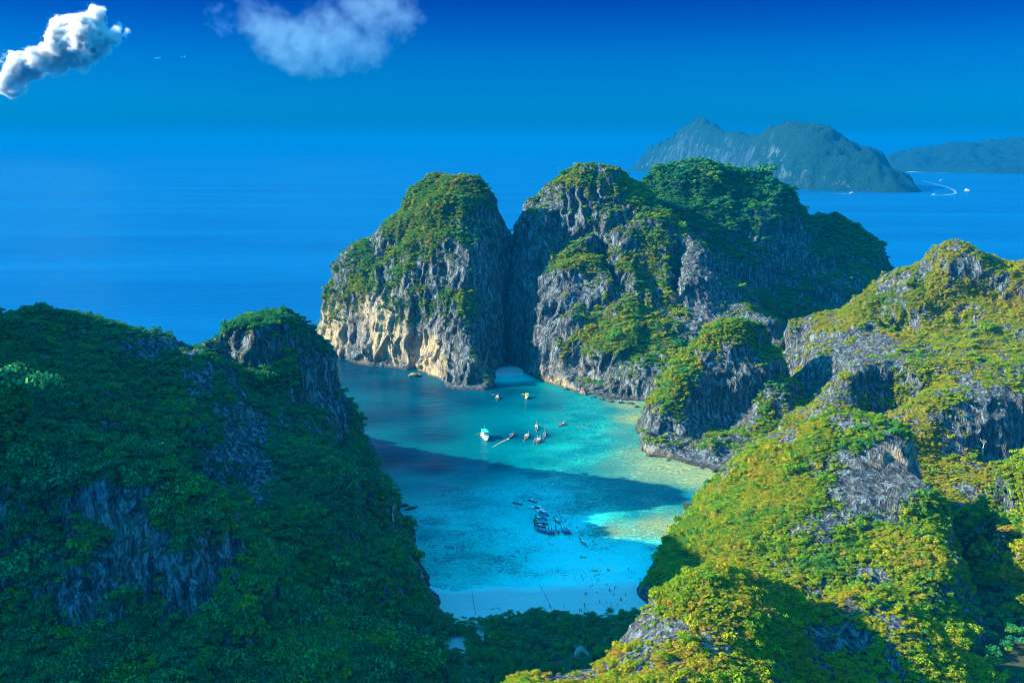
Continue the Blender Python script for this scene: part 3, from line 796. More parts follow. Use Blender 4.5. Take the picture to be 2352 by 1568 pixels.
def sea_material():
    m = NT('sea_water')
    p = m.pos()
    sh, rf = m.attr('shallow'), m.attr('reef')
    big = m.noise(m.mapping(p, (0.018, 0.03, 1)), 1.0, 4, 0.6)
    f = m.math('ADD', sh, m.math('MULTIPLY', m.math('SUBTRACT', big, 0.5), m.math('MULTIPLY', sh, 0.35)))
    # open sea shows long wind streaks of rough and smooth water
    wind = m.noise(m.mapping(p, (0.0006, 0.004, 1)), 1.0, 5, 0.6, 0.6)
    rip = m.noise(m.mapping(p, (0.012, 0.06, 1)), 1.0, 4, 0.7)
    open_c = m.mix(m.math('ADD', m.math('MULTIPLY', m.ramp(wind, [(0.35, 0.0), (0.65, 1.0)]), 0.6), m.math('MULTIPLY', m.ramp(rip, [(0.3, 0.0), (0.7, 1.0)]), 0.4)), (0.0, 0.05, 0.17), (0.0, 0.10, 0.26))
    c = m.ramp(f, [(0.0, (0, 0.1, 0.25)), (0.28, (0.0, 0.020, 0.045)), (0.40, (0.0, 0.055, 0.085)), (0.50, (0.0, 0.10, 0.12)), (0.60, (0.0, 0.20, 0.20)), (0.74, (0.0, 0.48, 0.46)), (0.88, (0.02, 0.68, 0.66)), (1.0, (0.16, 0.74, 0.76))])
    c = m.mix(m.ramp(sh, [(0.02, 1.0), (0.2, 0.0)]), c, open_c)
    c = m.mix(m.ramp(rf, [(0.3, 0.0), (0.8, 0.85)]), c, m.ramp(sh, [(0.55, (0.0, 0.17, 0.12)), (0.8, (0.04, 0.30, 0.16)), (0.95, (0.22, 0.36, 0.17))]))
    # coral heads, weed and sand ripples on the bottom
    w = m.noise(p, 0.06, 2, 0.5, out=1)
    pw = m.n('ShaderNodeVectorMath', operation='MULTIPLY_ADD')
    m.l(w, pw.inputs[0]); pw.inputs[1].default_value = (22, 22, 0); m.l(p, pw.inputs[2])
    cn = m.noise(m.mapping(pw.outputs[0], (0.62, 0.8, 0)), 1.0, 5, 0.72)
    th = m.math('ADD', m.math('MULTIPLY', cn, 1.0), m.math('MULTIPLY', m.math('SUBTRACT', rf, 0.5), 0.30))
    patch = m.noise(m.mapping(pw.outputs[0], (0.035, 0.05, 0)), 1.0, 3, 0.6)
    th = m.math('ADD', th, m.math('MULTIPLY', m.math('SUBTRACT', patch, 0.5), 0.5))
    coral = m.ramp(th, [(0.45, 0.0), (0.55, 1.0)])
    dark = m.mix(m.ramp(sh, [(0.7, 0.0), (0.98, 1.0)]), (0.0, 0.085, 0.13), (0.10, 0.13, 0.05))
    c = m.mix(m.math('MULTIPLY', coral, m.math('MULTIPLY', m.ramp(sh, [(0.3, 0.0), (0.5, 1.0)]), 0.80)), c, dark)
    tan = m.ramp(m.noise(m.mapping(pw.outputs[0], (0.4, 0.55, 0)), 1.0, 4, 0.72), [(0.44, 0.0), (0.58, 1.0)])
    lim = m.math('MULTIPLY', m.ramp(rf, [(0.5, 0.0), (0.9, 1.0)]), m.ramp(sh, [(0.72, 0.0), (0.93, 1.0)]))
    c = m.mix(m.math('MULTIPLY', m.math('MULTIPLY', lim, tan), 0.75), c, (0.38, 0.34, 0.13))
    # waves
    n1 = m.noise(m.mapping(p, (0.5, 0.9, 1), rot=(0, 0, 0.2)), 1.0, 4, 0.6)
    n2 = m.noise(m.mapping(p, (0.05, 0.11, 1), rot=(0, 0, -0.15)), 1.0, 4, 0.6)
    n3 = m.noise(m.mapping(p, (0.010, 0.03, 1)), 1.0, 3, 0.6)
    h = m.math('ADD', m.math('MULTIPLY', n1, 0.22), m.math('ADD', m.math('MULTIPLY', n2, 1.0), m.math('MULTIPLY', n3, 2.4)))
    b = m.bump(h, 0.7, 1.0)
    m.pbr(c, m.math('ADD', m.math('MULTIPLY', m.ramp(sh, [(0.02, 1.0), (0.25, 0.0)]), 0.22), m.ramp(wind, [(0.35, 0.10), (0.65, 0.22)])), m.math('ADD', 0.015, m.math('MULTIPLY', m.ramp(sh, [(0.02, 1.0), (0.25, 0.0)]), 0.10)), b, IOR=1.33)
    return m.mat
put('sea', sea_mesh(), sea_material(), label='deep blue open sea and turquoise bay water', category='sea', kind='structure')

# ------------------------------------------------------------------ beach and forest floor
def sand_material():
    m = NT('white_sand')
    p = m.pos()
    a = m.noise(p, 0.4, 6, 0.6); b = m.noise(m.mapping(p, (0.04, 0.16, 1)), 1.0, 4, 0.6)
    c = m.mix(a, (0.30, 0.36, 0.37), (0.44, 0.50, 0.50))
    c = m.mix(m.ramp(b, [(0.45, 0.0), (0.7, 0.5)]), c, (0.42, 0.50, 0.48))
    sep = m.n('ShaderNodeSeparateXYZ'); m.l(p, sep.inputs[0])
    wet = m.ramp(sep.outputs[2], [(0.0, 1.0), (0.5, 0.0)])
    c = m.mix(wet, c, (0.30, 0.58, 0.58))
    lit = m.math('MULTIPLY', m.ramp(m.noise(p, 0.25, 5, 0.7), [(0.5, 0.0), (0.62, 1.0)]), m.ramp(sep.outputs[1], [(0.0, 1.0), (1.0, 0.0)]))
    m.pbr(c, 0.85, 0.2, m.bump(a, 0.4, 0.15))
    return m.mat
MAT_SAND = sand_material()
def sheet(name, x0, x1, y0, y1, step, fz):
    xs = np.arange(x0, x1 + step, step); ys = np.arange(y0, y1 + step, step)
    X, Y = np.meshgrid(xs, ys); Z = fz(X, Y)
    nx, ny = len(xs), len(ys)
    ii = (np.arange(ny - 1)[:, None] * nx + np.arange(nx - 1)[None, :]).ravel()
    return mesh_np(name, np.stack([X, Y, Z], -1).reshape(-1, 3), np.stack([ii, ii + 1, ii + nx + 1, ii + nx], -1))
def beach_z(X, Y):
    n = fbm(np.stack([X / 26, Y / 18, 0 * X], -1).reshape(-1, 3), 3, 5).reshape(X.shape)
    line = 449 + 0.10 * X + 3.0 * n
    return np.clip((line - Y) * 0.055, -2.5, 2.2) + 0.25 * n
put('beach', sheet('beach', -70, 100, 290, 480, 2.0, beach_z), MAT_SAND, label='pale sand beach between the wooded flat and the turquoise shallows', category='beach', kind='structure')
cx_, cy_, _ = G(1168, 858)
put('beach', sheet('cove_sand', cx_ - 12, cx_ + 13, cy_ - 12, cy_ + 26, 1.5, lambda X, Y: np.clip((Y - (cy_ - 8) - 0.25 * np.abs(X - cx_)) * 0.04, -1.5, 0.7)), MAT_SAND, label='tiny shaded sand cove at the foot of the dark cleft', category='beach', kind='structure')

def floor_z(X, Y):
    return 1.2 + 0.8 * fbm(np.stack([X / 20, Y / 20, 0 * X], -1).reshape(-1, 3), 2, 8).reshape(X.shape)
put('forest_floor', sheet('forest_floor', 100, 420, 200, 560, 4.0, floor_z), plain('leaf_litter', (0.05, 0.055, 0.03), 0.95, spec=0.05, scale=0.3), label='dark wooded gorge floor at lower right', category='ground', kind='structure')

# ------------------------------------------------------------------ far islands
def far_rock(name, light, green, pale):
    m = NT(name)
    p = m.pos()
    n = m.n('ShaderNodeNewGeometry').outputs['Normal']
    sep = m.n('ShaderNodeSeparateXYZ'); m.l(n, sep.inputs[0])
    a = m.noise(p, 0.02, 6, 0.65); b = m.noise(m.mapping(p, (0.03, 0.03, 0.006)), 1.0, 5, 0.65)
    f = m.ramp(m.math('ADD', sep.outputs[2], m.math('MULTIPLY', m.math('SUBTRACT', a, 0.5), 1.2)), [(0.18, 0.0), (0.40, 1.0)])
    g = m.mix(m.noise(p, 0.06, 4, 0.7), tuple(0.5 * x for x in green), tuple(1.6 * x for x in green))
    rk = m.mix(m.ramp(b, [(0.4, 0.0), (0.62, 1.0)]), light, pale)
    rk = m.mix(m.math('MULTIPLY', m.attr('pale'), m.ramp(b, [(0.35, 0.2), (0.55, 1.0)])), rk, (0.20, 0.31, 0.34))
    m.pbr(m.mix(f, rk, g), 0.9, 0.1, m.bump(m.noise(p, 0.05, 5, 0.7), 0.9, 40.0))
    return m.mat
MAT_FAR = far_rock('far_limestone_hazed', (0.018, 0.045, 0.06), (0.004, 0.040, 0.032), (0.055, 0.12, 0.15))  # distance haze put into the colours: red taken out, blue kept
def far_island(name, lines, foot, vox, seed, label, lob=18.0, pale=()):
    f = Field(foot, lines, step=70.0, drop=(80, -60))
    fx = [q[0] for q in foot]; fy = [q[1] for q in foot]
    st = vox
    def fz(X, Y):
        q = np.stack([X / 160, Y / 160, 0 * X], -1).reshape(-1, 3)
        h = f.z(X + (fbm(q, 3, seed) * lob).reshape(X.shape), Y + (fbm(q + 9, 3, seed) * lob).reshape(X.shape))
        h = terrace(h, X / 3, Y / 3, 90, 0.22, seed)
        return np.maximum(h + ((0.45 - np.abs(fbm(q * 1.1, 4, seed + 3, 0.6))) * 48).reshape(X.shape) * sstep(0, 40, h), -10)
    me = sheet(name, min(fx) - 60, max(fx) + 60, min(fy) - 60, max(fy) + 60, st, fz)
    co = get_co(me).astype(np.float64)
    vx, vy = project(co)
    pl = np.zeros(len(co))
    for (a, b, rx, ry, d) in pale: pl += d * np.exp(-((vx - a) / rx) ** 2 - ((vy - b) / ry) ** 2)
    add_attr(me, 'pale', np.clip(pl, 0, 1))
    me.polygons.foreach_set('use_smooth', np.ones(len(me.polygons), bool))
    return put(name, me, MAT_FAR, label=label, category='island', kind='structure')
FF = [(1474,392), (1560,402), (1640,411), (1700,418), (1800,432), (1900,437), (2000,440), (2080,442), (2118,440)]
def yf(vx, d): return float(np.interp(vx, [p[0] for p in FF], [G(*p)[1] for p in FF])) + d
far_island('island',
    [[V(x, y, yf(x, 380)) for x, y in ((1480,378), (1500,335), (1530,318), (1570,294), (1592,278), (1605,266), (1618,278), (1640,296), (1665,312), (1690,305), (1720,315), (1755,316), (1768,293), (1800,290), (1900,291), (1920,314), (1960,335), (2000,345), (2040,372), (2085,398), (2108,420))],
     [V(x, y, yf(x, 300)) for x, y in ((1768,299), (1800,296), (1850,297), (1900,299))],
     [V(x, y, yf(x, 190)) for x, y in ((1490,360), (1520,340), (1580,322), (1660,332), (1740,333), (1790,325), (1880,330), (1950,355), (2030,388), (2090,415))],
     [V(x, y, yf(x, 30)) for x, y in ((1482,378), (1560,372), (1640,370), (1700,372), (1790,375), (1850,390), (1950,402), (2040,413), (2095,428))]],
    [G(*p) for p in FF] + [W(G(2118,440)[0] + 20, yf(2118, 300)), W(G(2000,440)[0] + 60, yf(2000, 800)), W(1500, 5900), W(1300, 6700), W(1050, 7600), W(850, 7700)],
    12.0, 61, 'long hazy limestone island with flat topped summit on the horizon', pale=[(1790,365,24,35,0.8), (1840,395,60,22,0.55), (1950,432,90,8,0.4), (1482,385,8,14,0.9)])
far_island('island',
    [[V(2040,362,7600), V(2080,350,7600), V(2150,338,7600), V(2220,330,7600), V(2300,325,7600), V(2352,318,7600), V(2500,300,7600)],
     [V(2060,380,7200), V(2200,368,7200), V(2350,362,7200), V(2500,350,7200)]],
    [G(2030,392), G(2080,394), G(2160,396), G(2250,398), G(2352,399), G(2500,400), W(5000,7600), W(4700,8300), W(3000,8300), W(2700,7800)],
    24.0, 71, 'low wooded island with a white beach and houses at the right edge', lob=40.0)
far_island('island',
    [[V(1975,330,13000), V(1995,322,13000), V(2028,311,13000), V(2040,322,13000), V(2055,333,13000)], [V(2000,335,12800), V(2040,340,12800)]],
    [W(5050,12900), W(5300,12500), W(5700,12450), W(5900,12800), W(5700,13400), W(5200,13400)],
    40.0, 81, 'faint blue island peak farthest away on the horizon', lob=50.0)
bx = []
for i in range(61):
    t = i / 60.0
    a = G(2085 + t * 315, 394.5 + t * 4.0); bx += [(a[0], a[1] - 30 - 18 * math.sin(t * 9), 0.6), (a[0], a[1] + 60, 2.5)]
put('beach', mesh_from(bx, [(2 * i, 2 * i + 2, 2 * i + 3, 2 * i + 1) for i in range(60) if i not in (18, 19, 20)], 'far_beach'), MAT_SAND, label='thin white beach line along the low far island', category='beach', kind='structure')

# ------------------------------------------------------------------ clouds
def cloud_material(name, dens, scale, lo, hi, colr=(1, 1, 1), aniso=0.0):
    m = NT(name)
    p = m.pos()
    d = m.n('ShaderNodeAttribute', attribute_type='GEOMETRY', attribute_name='density').outputs['Fac']
    n1 = m.noise(p, scale, 5, 0.62)
    f = m.math('ADD', d, m.math('MULTIPLY', m.math('SUBTRACT', n1, 0.5), 2.2))
    k = m.math('MULTIPLY', m.ramp(f, [(lo, 0.0), (hi, 1.0)]), m.math('MULTIPLY', m.ramp(d, [(0.0, 0.0), (0.12, 1.0)]), dens))
    pv = m.n('ShaderNodeVolumePrincipled')
    pv.inputs['Color'].default_value = (*colr, 1); pv.inputs['Anisotropy'].default_value = aniso
    pv.inputs['Density Attribute'].default_value = ''
    m.l(k, pv.inputs['Density'])
    m.l(pv.outputs[0], m.out.inputs['Volume'])
    return m.mat
def cloud(name, lobes, Y, mat, label, seed, vox, band, thick=1.0, buds=1):
    g = np.random.default_rng(seed)
    import bmesh
    bm = bmesh.new()
    def bud(c, rr, depth):
        yield c, rr
        if depth == 0: return
        for _ in range(7):
            d = g.normal(size=3); d[2] = abs(d[2]) * 0.9 - 0.2; d /= np.linalg.norm(d)
            yield from bud(np.array(c) + d * rr * 0.85, rr * g.uniform(0.3, 0.5), depth - 1)
    for (vx, vy, r) in lobes:
        for c, rr in bud(np.array(V(vx, vy, Y + g.uniform(-1, 1) * 200)), r * VS / FPX * Y, buds):
            bmesh.ops.create_icosphere(bm, subdivisions=2, radius=1.0, matrix=Matrix.Translation(c) @ Matrix.Diagonal((rr, rr * thick, rr, 1)))
    me = bpy.data.meshes.new(name); bm.to_mesh(me); bm.free()
    o = put(name, me, mat, label=label, category='cloud', kind='stuff')
    rm = o.modifiers.new('union', 'REMESH'); rm.mode = 'VOXEL'; rm.voxel_size = vox * 1.3
    ng = bpy.data.node_groups.new('vapour', 'GeometryNodeTree')
    ng.interface.new_socket('Geometry', in_out='INPUT', socket_type='NodeSocketGeometry')
    ng.interface.new_socket('Geometry', in_out='OUTPUT', socket_type='NodeSocketGeometry')
    N, L = ng.nodes, ng.links
    gi, go = N.new('NodeGroupInput'), N.new('NodeGroupOutput')
    mv = N.new('GeometryNodeMeshToVolume'); mv.resolution_mode = 'VOXEL_SIZE' if hasattr(mv, 'resolution_mode') else None
    mv.inputs['Density'].default_value = 1.0
    mv.inputs['Voxel Size'].default_value = vox
    mv.inputs['Interior Band Width'].default_value = band
    sm = N.new('GeometryNodeSetMaterial'); sm.inputs['Material'].default_value = mat
    L.new(gi.outputs[0], mv.inputs['Mesh']); L.new(mv.outputs[0], sm.inputs[0]); L.new(sm.outputs[0], go.inputs[0])
    md = o.modifiers.new('vapour', 'NODES'); md.node_group = ng
    return o
K = 0.3418
L1_ = [(420,170,48),(520,130,34),(490,170,44),(400,250,60),(470,290,72),(640,100,44),(640,160,46),(560,200,54),(600,290,78),(680,300,54),(385,330,48),(520,330,48),(800,165,22),(800,235,36),(838,215,24),(100,430,54),(180,420,50),(60,470,36),(260,400,50),(260,450,54),(150,490,50),(330,372,32),(360,480,32),(430,455,34),(500,420,38),(560,400,34),(605,385,28),(560,455,30),(50,570,54),(100,590,50)]
CM1 = cloud_material('cumulus_vapour', 0.035, 0.0065, 0.10, 0.34)
CM2 = cloud_material('soft_vapour', 0.00048, 0.0030, 0.38, 1.0, (0.55, 0.88, 1.0))
cloud('cloud', [(a * K, b * K, r * K * 1.7) for a, b, r in L1_], 16000, CM1, 'bright white cumulus cloud at upper left', 5, 45, 260, thick=1.0)
cloud('cloud', [(a * K, b * K, r * K) for a, b, r in [(1018,394,7),(1032,392,9),(1048,391,11),(1064,388,13),(1078,386,9),(1186,386,7),(1204,386,8),(1220,385,10),(1238,382,12),(1254,380,8)]], 16000, CM1, 'row of tiny white cloud puffs right of the bright cumulus', 6, 16, 30)
L2_ = [(498,55,20),(505,25,24),(520,75,18),(560,5,26),(590,25,24),(600,60,40),(650,75,42),(690,50,20),(705,95,40),(745,60,36),(760,25,30),(810,5,36),(850,20,36),(890,10,40),(930,45,36),(900,85,30),(850,70,20),(800,100,40),(760,120,46),(840,125,36),(700,130,44),(640,115,40)]
cloud('cloud', [(a, b, r * 1.75) for a, b, r in L2_], 19000, CM2, 'soft blue white cloud bank at the top of the sky', 8, 90, 420, thick=0.8)

# ------------------------------------------------------------------ haze
def haze():
    x0, x1, y0, y1, z0, z1 = -125000, 125000, -2000, 125000, -12.0, 345.0
    v = [(x, y, z) for z in (z0, z1) for y in (y0, y1) for x in (x0, x1)]
    f = [(0, 2, 3, 1), (4, 5, 7, 6), (0, 1, 5, 4), (2, 6, 7, 3), (0, 4, 6, 2), (1, 3, 7, 5)]
    m = NT('sea_air')
    pv = m.n('ShaderNodeVolumePrincipled')
    pv.inputs['Color'].default_value = (0.0, 0.150, 0.365, 1)
    pv.inputs['Density'].default_value = 0.000105
    pv.inputs['Anisotropy'].default_value = 0.0
    m.l(pv.outputs[0], m.out.inputs['Volume'])
    put('haze', mesh_from(v, f, 'haze'), m.mat, label='blue sea haze in the air', category='haze', kind='stuff')
haze()
# ------------------------------------------------------------------ single trees
def tube(path, radii, sides=6):
    vs, fs = [], []
    path = [Vector(p) for p in path]
    for i, p in enumerate(path):
        d = (path[min(i + 1, len(path) - 1)] - path[max(i - 1, 0)]).normalized()
        a = d.orthogonal().normalized(); b = d.cross(a)
        for s in range(sides):
            t = 2 * math.pi * s / sides
            vs.append(p + (a * math.cos(t) + b * math.sin(t)) * radii[i])
    for i in range(len(path) - 1):
        for s in range(sides):
            k = i * sides
            fs.append((k + s, k + (s + 1) % sides, k + sides + (s + 1) % sides, k + sides + s))
    fs.append(tuple(range(sides - 1, -1, -1))); fs.append(tuple(range(len(vs) - sides, len(vs))))
    return vs, fs
def join(parts):
    vs, fs = [], []
    for v, f in parts:
        k = len(vs); vs += list(v); fs += [tuple(i + k for i in q) for q in f]
    return vs, fs
def tree_meshes(seed):
    """unit tree: crown radius about 1, crown centre at height 1.35"""
    g = np.random.default_rng(seed)
    lumps = [(0, 0, 1.5, 0.42)]
    parts = [tube([(0, 0, -0.5), (0.03, 0.02, 0.4), (g.uniform(-.06, .06), g.uniform(-.06, .06), 0.95)], [0.10, 0.075, 0.055])]
    n = 9
    for i in range(n):
        a = 2 * math.pi * (i + g.uniform(-.3, .3)) / n
        d = g.uniform(0.42, 0.78); z = 1.25 + g.uniform(-0.22, 0.22) + 0.2 * (0.8 - d)
        lumps.append((math.cos(a) * d, math.sin(a) * d, z, g.uniform(0.26, 0.40)))
        parts.append(tube([(0, 0, g.uniform(0.5, 0.9)), (math.cos(a) * d * 0.5, math.sin(a) * d * 0.5, 1.0), (math.cos(a) * d, math.sin(a) * d, z)], [0.04, 0.028, 0.01], 5))
    for i in range(4):
        a = g.uniform(0, 6.28); d = g.uniform(0.1, 0.4)
        lumps.append((math.cos(a) * d, math.sin(a) * d, 1.6 + g.uniform(0, .2), g.uniform(0.24, 0.34)))
    v, f = leaf_cloud(seed, lumps, 850, 0.05, 0.72)
    crown = mesh_from(v, f, 'tree_crown')
    trunk = mesh_from(*join(parts), 'tree_trunk')
    return trunk, crown
MAT_LEAF_TREE = leaf_material('tree_leaves', LEAF_STOPS, 'OBJECT')
TREES = []
for i in range(8):
    tr, cr_ = tree_meshes(700 + i)
    tr.materials.append(MAT_BARK); cr_.materials.append(MAT_LEAF_TREE)
    TREES.append((tr, cr_))
def add_tree(pos, rad, tall, tint, variant, yaw, label, group):
    e = bpy.data.objects.new('tree', None); e.empty_display_size = 0.5; col.objects.link(e)
    e.location = pos; e.scale = (rad, rad, rad * tall); e.rotation_euler = (0, 0, yaw)
    tag(e, label, 'tree', group)
    for nm, me in zip(('trunk', 'crown'), TREES[variant]):
        o = bpy.data.objects.new(nm, me); col.objects.link(o); o.parent = e
        if nm == 'crown': o['tint'] = float(tint)
    return e
# on the slopes: the forest crowns that show largest become trees of their own
QUOTA = {'M': (115, 3.5, 'round crowned tree in the shaded forest of the nearest left slope', 'trees on the nearest left slope'),
         'L': (45, 3.0, 'tree in the shaded forest on the ridge left of the bay', 'trees on the left ridge'),
         'G': (25, 2.0, 'sunlit low tree among crags on the nearest hill at the bottom', 'trees on the nearest sunny hill'),
         'F': (35, 2.2, 'sunlit bushy tree on the shrub covered hill beside the beach', 'trees on the hill beside the beach')}
g_ = np.random.default_rng(3)
n_tree = 0
for i, k in enumerate(SPEC):
    if k not in QUOTA: continue
    num, rad0, lab, grp = QUOTA[k]
    b = list(SPEC).index(k)
    pos, var = scat['pos'][b], scat['var'][b]
    vx, vy = project(pos)
    nrm_ok = (vx > 20) & (vx < 2330) & (vy < 1560)
    if k == 'L': nrm_ok &= (vy > 1000) & (pos[:, 1] < 500)
    if k == 'G': nrm_ok &= (vx < 1850)
    cand = np.nonzero(nrm_ok & (var >= 6))[0]
    cand = cand[np.argsort(pos[cand, 1] + g_.normal(0, 25, len(cand)))]
    chosen = []
    for c in cand:
        if len(chosen) >= num: break
        if all(np.hypot(*(pos[c, :2] - pos[d, :2])) > rad0 * 1.15 for d in chosen): chosen.append(c)
    for c in chosen:
        zx, zy = vx[c], vy[c]
        if k == 'M':
            lab = ('round crowned tree along the crest of the nearest shaded left slope' if zy < 1110 else 'shaded tree at the very bottom edge of the nearest left slope' if zy > 1430 else
                   'shaded tree growing around the blue grey rock face at lower left' if 140 < zx < 560 else 'shaded tree at the far left edge of the nearest slope' if zx <= 140 else 'shaded tree on the steep flank right of the lower left rock face')
        elif k == 'L':
            lab = 'shaded tree on the wooded bulge of the left ridge close to the water' if zx > 640 else 'shaded tree in the dark hollow of the left ridge behind the near slope'
        elif k == 'F':
            lab = 'sunlit bushy tree on the left flank of the hill beside the beach' if zx < 1750 else 'sunlit bushy tree on the right half of the hill beside the beach'
        r = rad0 * math.exp(g_.normal(0, 0.16))
        add_tree(pos[c] + np.array([0, 0, -0.45 * r]), r, g_.uniform(0.8, 1.05), float(np.clip(scat['tint'][b][c] + 0.04, 0, 1)), int(g_.integers(0, 8)), g_.uniform(0, 6.28), lab, grp); n_tree += 1
    keep = np.ones(len(pos), bool); keep[chosen] = False
    for a in scat: scat[a][b] = scat[a][b][keep]
# on the flat behind the beach
def in_gap(x, y):
    for a, b, r in [(1046,1470,4), (1052,1480,3.5), (1326,1478,2.6), (1330,1490,2.6), (1335,1500,2.6), (1342,1510,2.6), (1100,1452,3)]:
        p = G(a, b, 2.2)
        if abs(x - p[0]) < r and -r * 1.2 - 6 < y - p[1] < r * 0.8: return True
    return False
flat = []
for _ in range(6000):
    x, y = g_.uniform(-34, 72), g_.uniform(318, 420)
    edge = 411 + 3.0 * math.sin(x * 0.13) + 0.05 * x
    if y > edge or in_gap(x, y): continue
    if all((x - a) ** 2 + (y - b) ** 2 > 4.7 ** 2 for a, b in flat): flat.append((x, y))
for (x, y) in flat[:110]:
    front = y > 402
    r = (g_.uniform(1.8, 2.8) if front else g_.uniform(3.0, 4.4))
    add_tree((x, y, 1.6), r, g_.uniform(0.95, 1.5) if front else g_.uniform(1.1, 1.5), float(np.clip(g_.normal(0.20, 0.10), 0, 0.6)), int(g_.integers(0, 8)), g_.uniform(0, 6.28),
             'small dark tree on the front edge of the wood along the beach' if front else 'dark broad crowned tree in the wood behind the beach',
             'trees on the front edge of the beach wood' if front else 'trees in the beach wood'); n_tree += 1
fx_, fy_ = g_.uniform(-40, 75, 3600), g_.uniform(300, 414, 3600)
ok = np.array([not in_gap(a, b) and b < 409 + 3.0 * math.sin(a * 0.13) + 0.05 * a for a, b in zip(fx_, fy_)])
fx_, fy_ = fx_[ok], fy_[ok]; n = len(fx_)
rr = g_.uniform(1.4, 3.2, n)
hh = g_.uniform(2.5, 6.0, n)
scat['pos'].append(np.stack([fx_, fy_, hh], -1)); scat['rot'].append(np.stack([g_.normal(0, .2, n), g_.normal(0, .2, n), g_.uniform(0, 6.28, n)], -1))
scat['scl'].append(np.stack([rr, rr, rr * 0.8], -1)); scat['var'].append(np.where(g_.random(n) < 0.5, 6 + g_.integers(0, 5, n), g_.integers(0, 6, n))); scat['tint'].append(np.clip(g_.normal(0.2, 0.12, n), 0, 1))
# wooded gorge floor on the far right
gx, gy = g_.uniform(150, 330, 900), g_.uniform(300, 470, 900)
rr = g_.uniform(2.0, 4.5, 900)
scat['pos'].append(np.stack([gx, gy, 3 + 0 * gx], -1)); scat['rot'].append(np.stack([0 * gx, 0 * gx, g_.uniform(0, 6.28, 900)], -1))
scat['scl'].append(np.stack([rr, rr, rr], -1)); scat['var'].append(6 + g_.integers(0, 5, 900)); scat['tint'].append(np.clip(g_.normal(0.22, 0.1, 900), 0, 1))
S_ = {a: np.concatenate(b) for a, b in scat.items()}
scatter_object('jungle', S_['pos'], S_['rot'], S_['scl'], S_['var'], S_['tint'], 'dense shrubs and small trees covering the limestone hills and the flat')
print('trees', n_tree, 'stuff plants', len(S_['pos']), round(time.time() - T0, 1))

# bare dead trees
def dead_tree(pos, size, seed, label):
    g = random.Random(seed)
    parts = []
    def grow(p, d, r, l, depth):
        q = p + d * l
        parts.append(tube([p, p + d * l * 0.5 + Vector((g.uniform(-.05, .05), g.uniform(-.05, .05), 0)) * l, q], [r, r * 0.85, r * 0.65], 5))
        if depth == 0: return
        for _ in range(3 if depth > 1 else 2):
            nd = (d + Vector((g.uniform(-.9, .9), g.uniform(-.9, .9), g.uniform(-.1, .6)))).normalized()
            grow(q, nd, r * 0.6, l * g.uniform(0.6, 0.85), depth - 1)
    e = bpy.data.objects.new('dead_tree', None); col.objects.link(e); e.location = pos
    tag(e, label, 'dead tree')
    parts.clear(); grow(Vector((0, 0, 0.35 * size)), Vector((0.2, 0, 1)).normalized(), 0.035 * size, 0.28 * size, 3)
    put('branches', mesh_from(*join(parts), 'dead_branches'), MAT_DEAD, e)
    put('trunk', mesh_from(*tube([(0, 0, -0.3 * size), (0.02 * size, 0, 0.1 * size), (0, 0, 0.37 * size)], [0.06 * size, 0.05 * size, 0.036 * size]), 'dead_trunk'), MAT_DEAD, e)
def surf(k, vx, vy):                # the point of hill k that shows nearest to a picture position
    co = get_co(HILLS[k]).astype(np.float64)
    a, b = project(co)
    d = np.hypot(a - vx, b - vy)
    i = np.nonzero(d < d.min() + 4)[0]
    return co[i[np.argmin(co[i, 1])]]
dead_tree(surf('E', 2258, 1040), 9.0, 4, 'bare white dead tree on the sunny slope near the right edge')
dead_tree(surf('L', 905, 1190), 7.0, 9, 'bare pale dead tree leaning from the dark left cliff above the water')

# ------------------------------------------------------------------ boulders at the water's edge
import bmesh
def boulder_mesh(seed, flat):
    bm = bmesh.new(); bmesh.ops.create_icosphere(bm, subdivisions=3, radius=1.0)
    me = bpy.data.meshes.new('boulder'); bm.to_mesh(me); bm.free()
    co = get_co(me).astype(np.float64)
    co *= (1 + 0.35 * fbm(co * 1.3 + seed, 3, seed) + 0.10 * np.round(fbm(co * 2.2, 2, seed + 4) * 3) / 1.5)[:, None]
    co[:, 2] *= flat
    me.vertices.foreach_set('co', co.astype(np.float32).ravel()); me.update()
    for nm in ('veg', 'pale', 'dry'): add_attr(me, nm, np.full(len(co), 0.55 if nm == 'pale' else 0.0))
    me.materials.append(MAT_ROCK)
    return me
BOULD = [boulder_mesh(i * 7 + 2, f) for i, f in enumerate((0.55, 0.4, 0.7, 0.35))]
def boulder(vx, vy, r, v, label, group=None, sy=1.0, yaw=0.0):
    o = put('boulder', BOULD[v], None, label=label, category='rock', group=group)
    x, y, _ = G(vx, vy); o.location = (x, y, 0.05 * r); o.scale = (r, r * sy, r); o.rotation_euler = (0, 0, yaw)
boulder(951, 863, 5.5, 0, 'flat brown rock islet in the water before the dome headland', sy=0.7)
boulder(927, 1161, 3.4, 1, 'dark rock beside the left cliff, nearer to the cliff', sy=0.5, yaw=0.6)
boulder(944, 1168, 3.8, 3, 'long dark rock in the shaded water off the left cliff', sy=0.35, yaw=0.7)
boulder(956, 1164, 1.4, 3, 'smallest dark rock off the left cliff, farthest from it', sy=0.5, yaw=0.7)
for i, (a, b, r) in enumerate([(1300,893,3.2),(1322,898,2.6),(1340,905,3.4),(1362,911,2.8),(1380,916,2.6),(1402,921,3.0),(1425,924,2.6),(1448,926,3.0),(1462,934,2.2)]):
    boulder(a, b, r, i % 4, 'brown boulder at the waterline below the central massif', 'boulders below the central massif', sy=0.8, yaw=i * 1.3)
for i, (a, b, r) in enumerate([(1492,1046,2.6),(1480,1030,2.2),(1535,1056,1.8),(1575,1062,1.6),(1612,1074,1.6),(1640,1082,1.8)]):
    boulder(a, b, r, (i + 1) % 4, 'boulder on the reef flat at the foot of the rock pillar', 'boulders at the foot of the rock pillar', sy=0.8, yaw=i * 0.9)
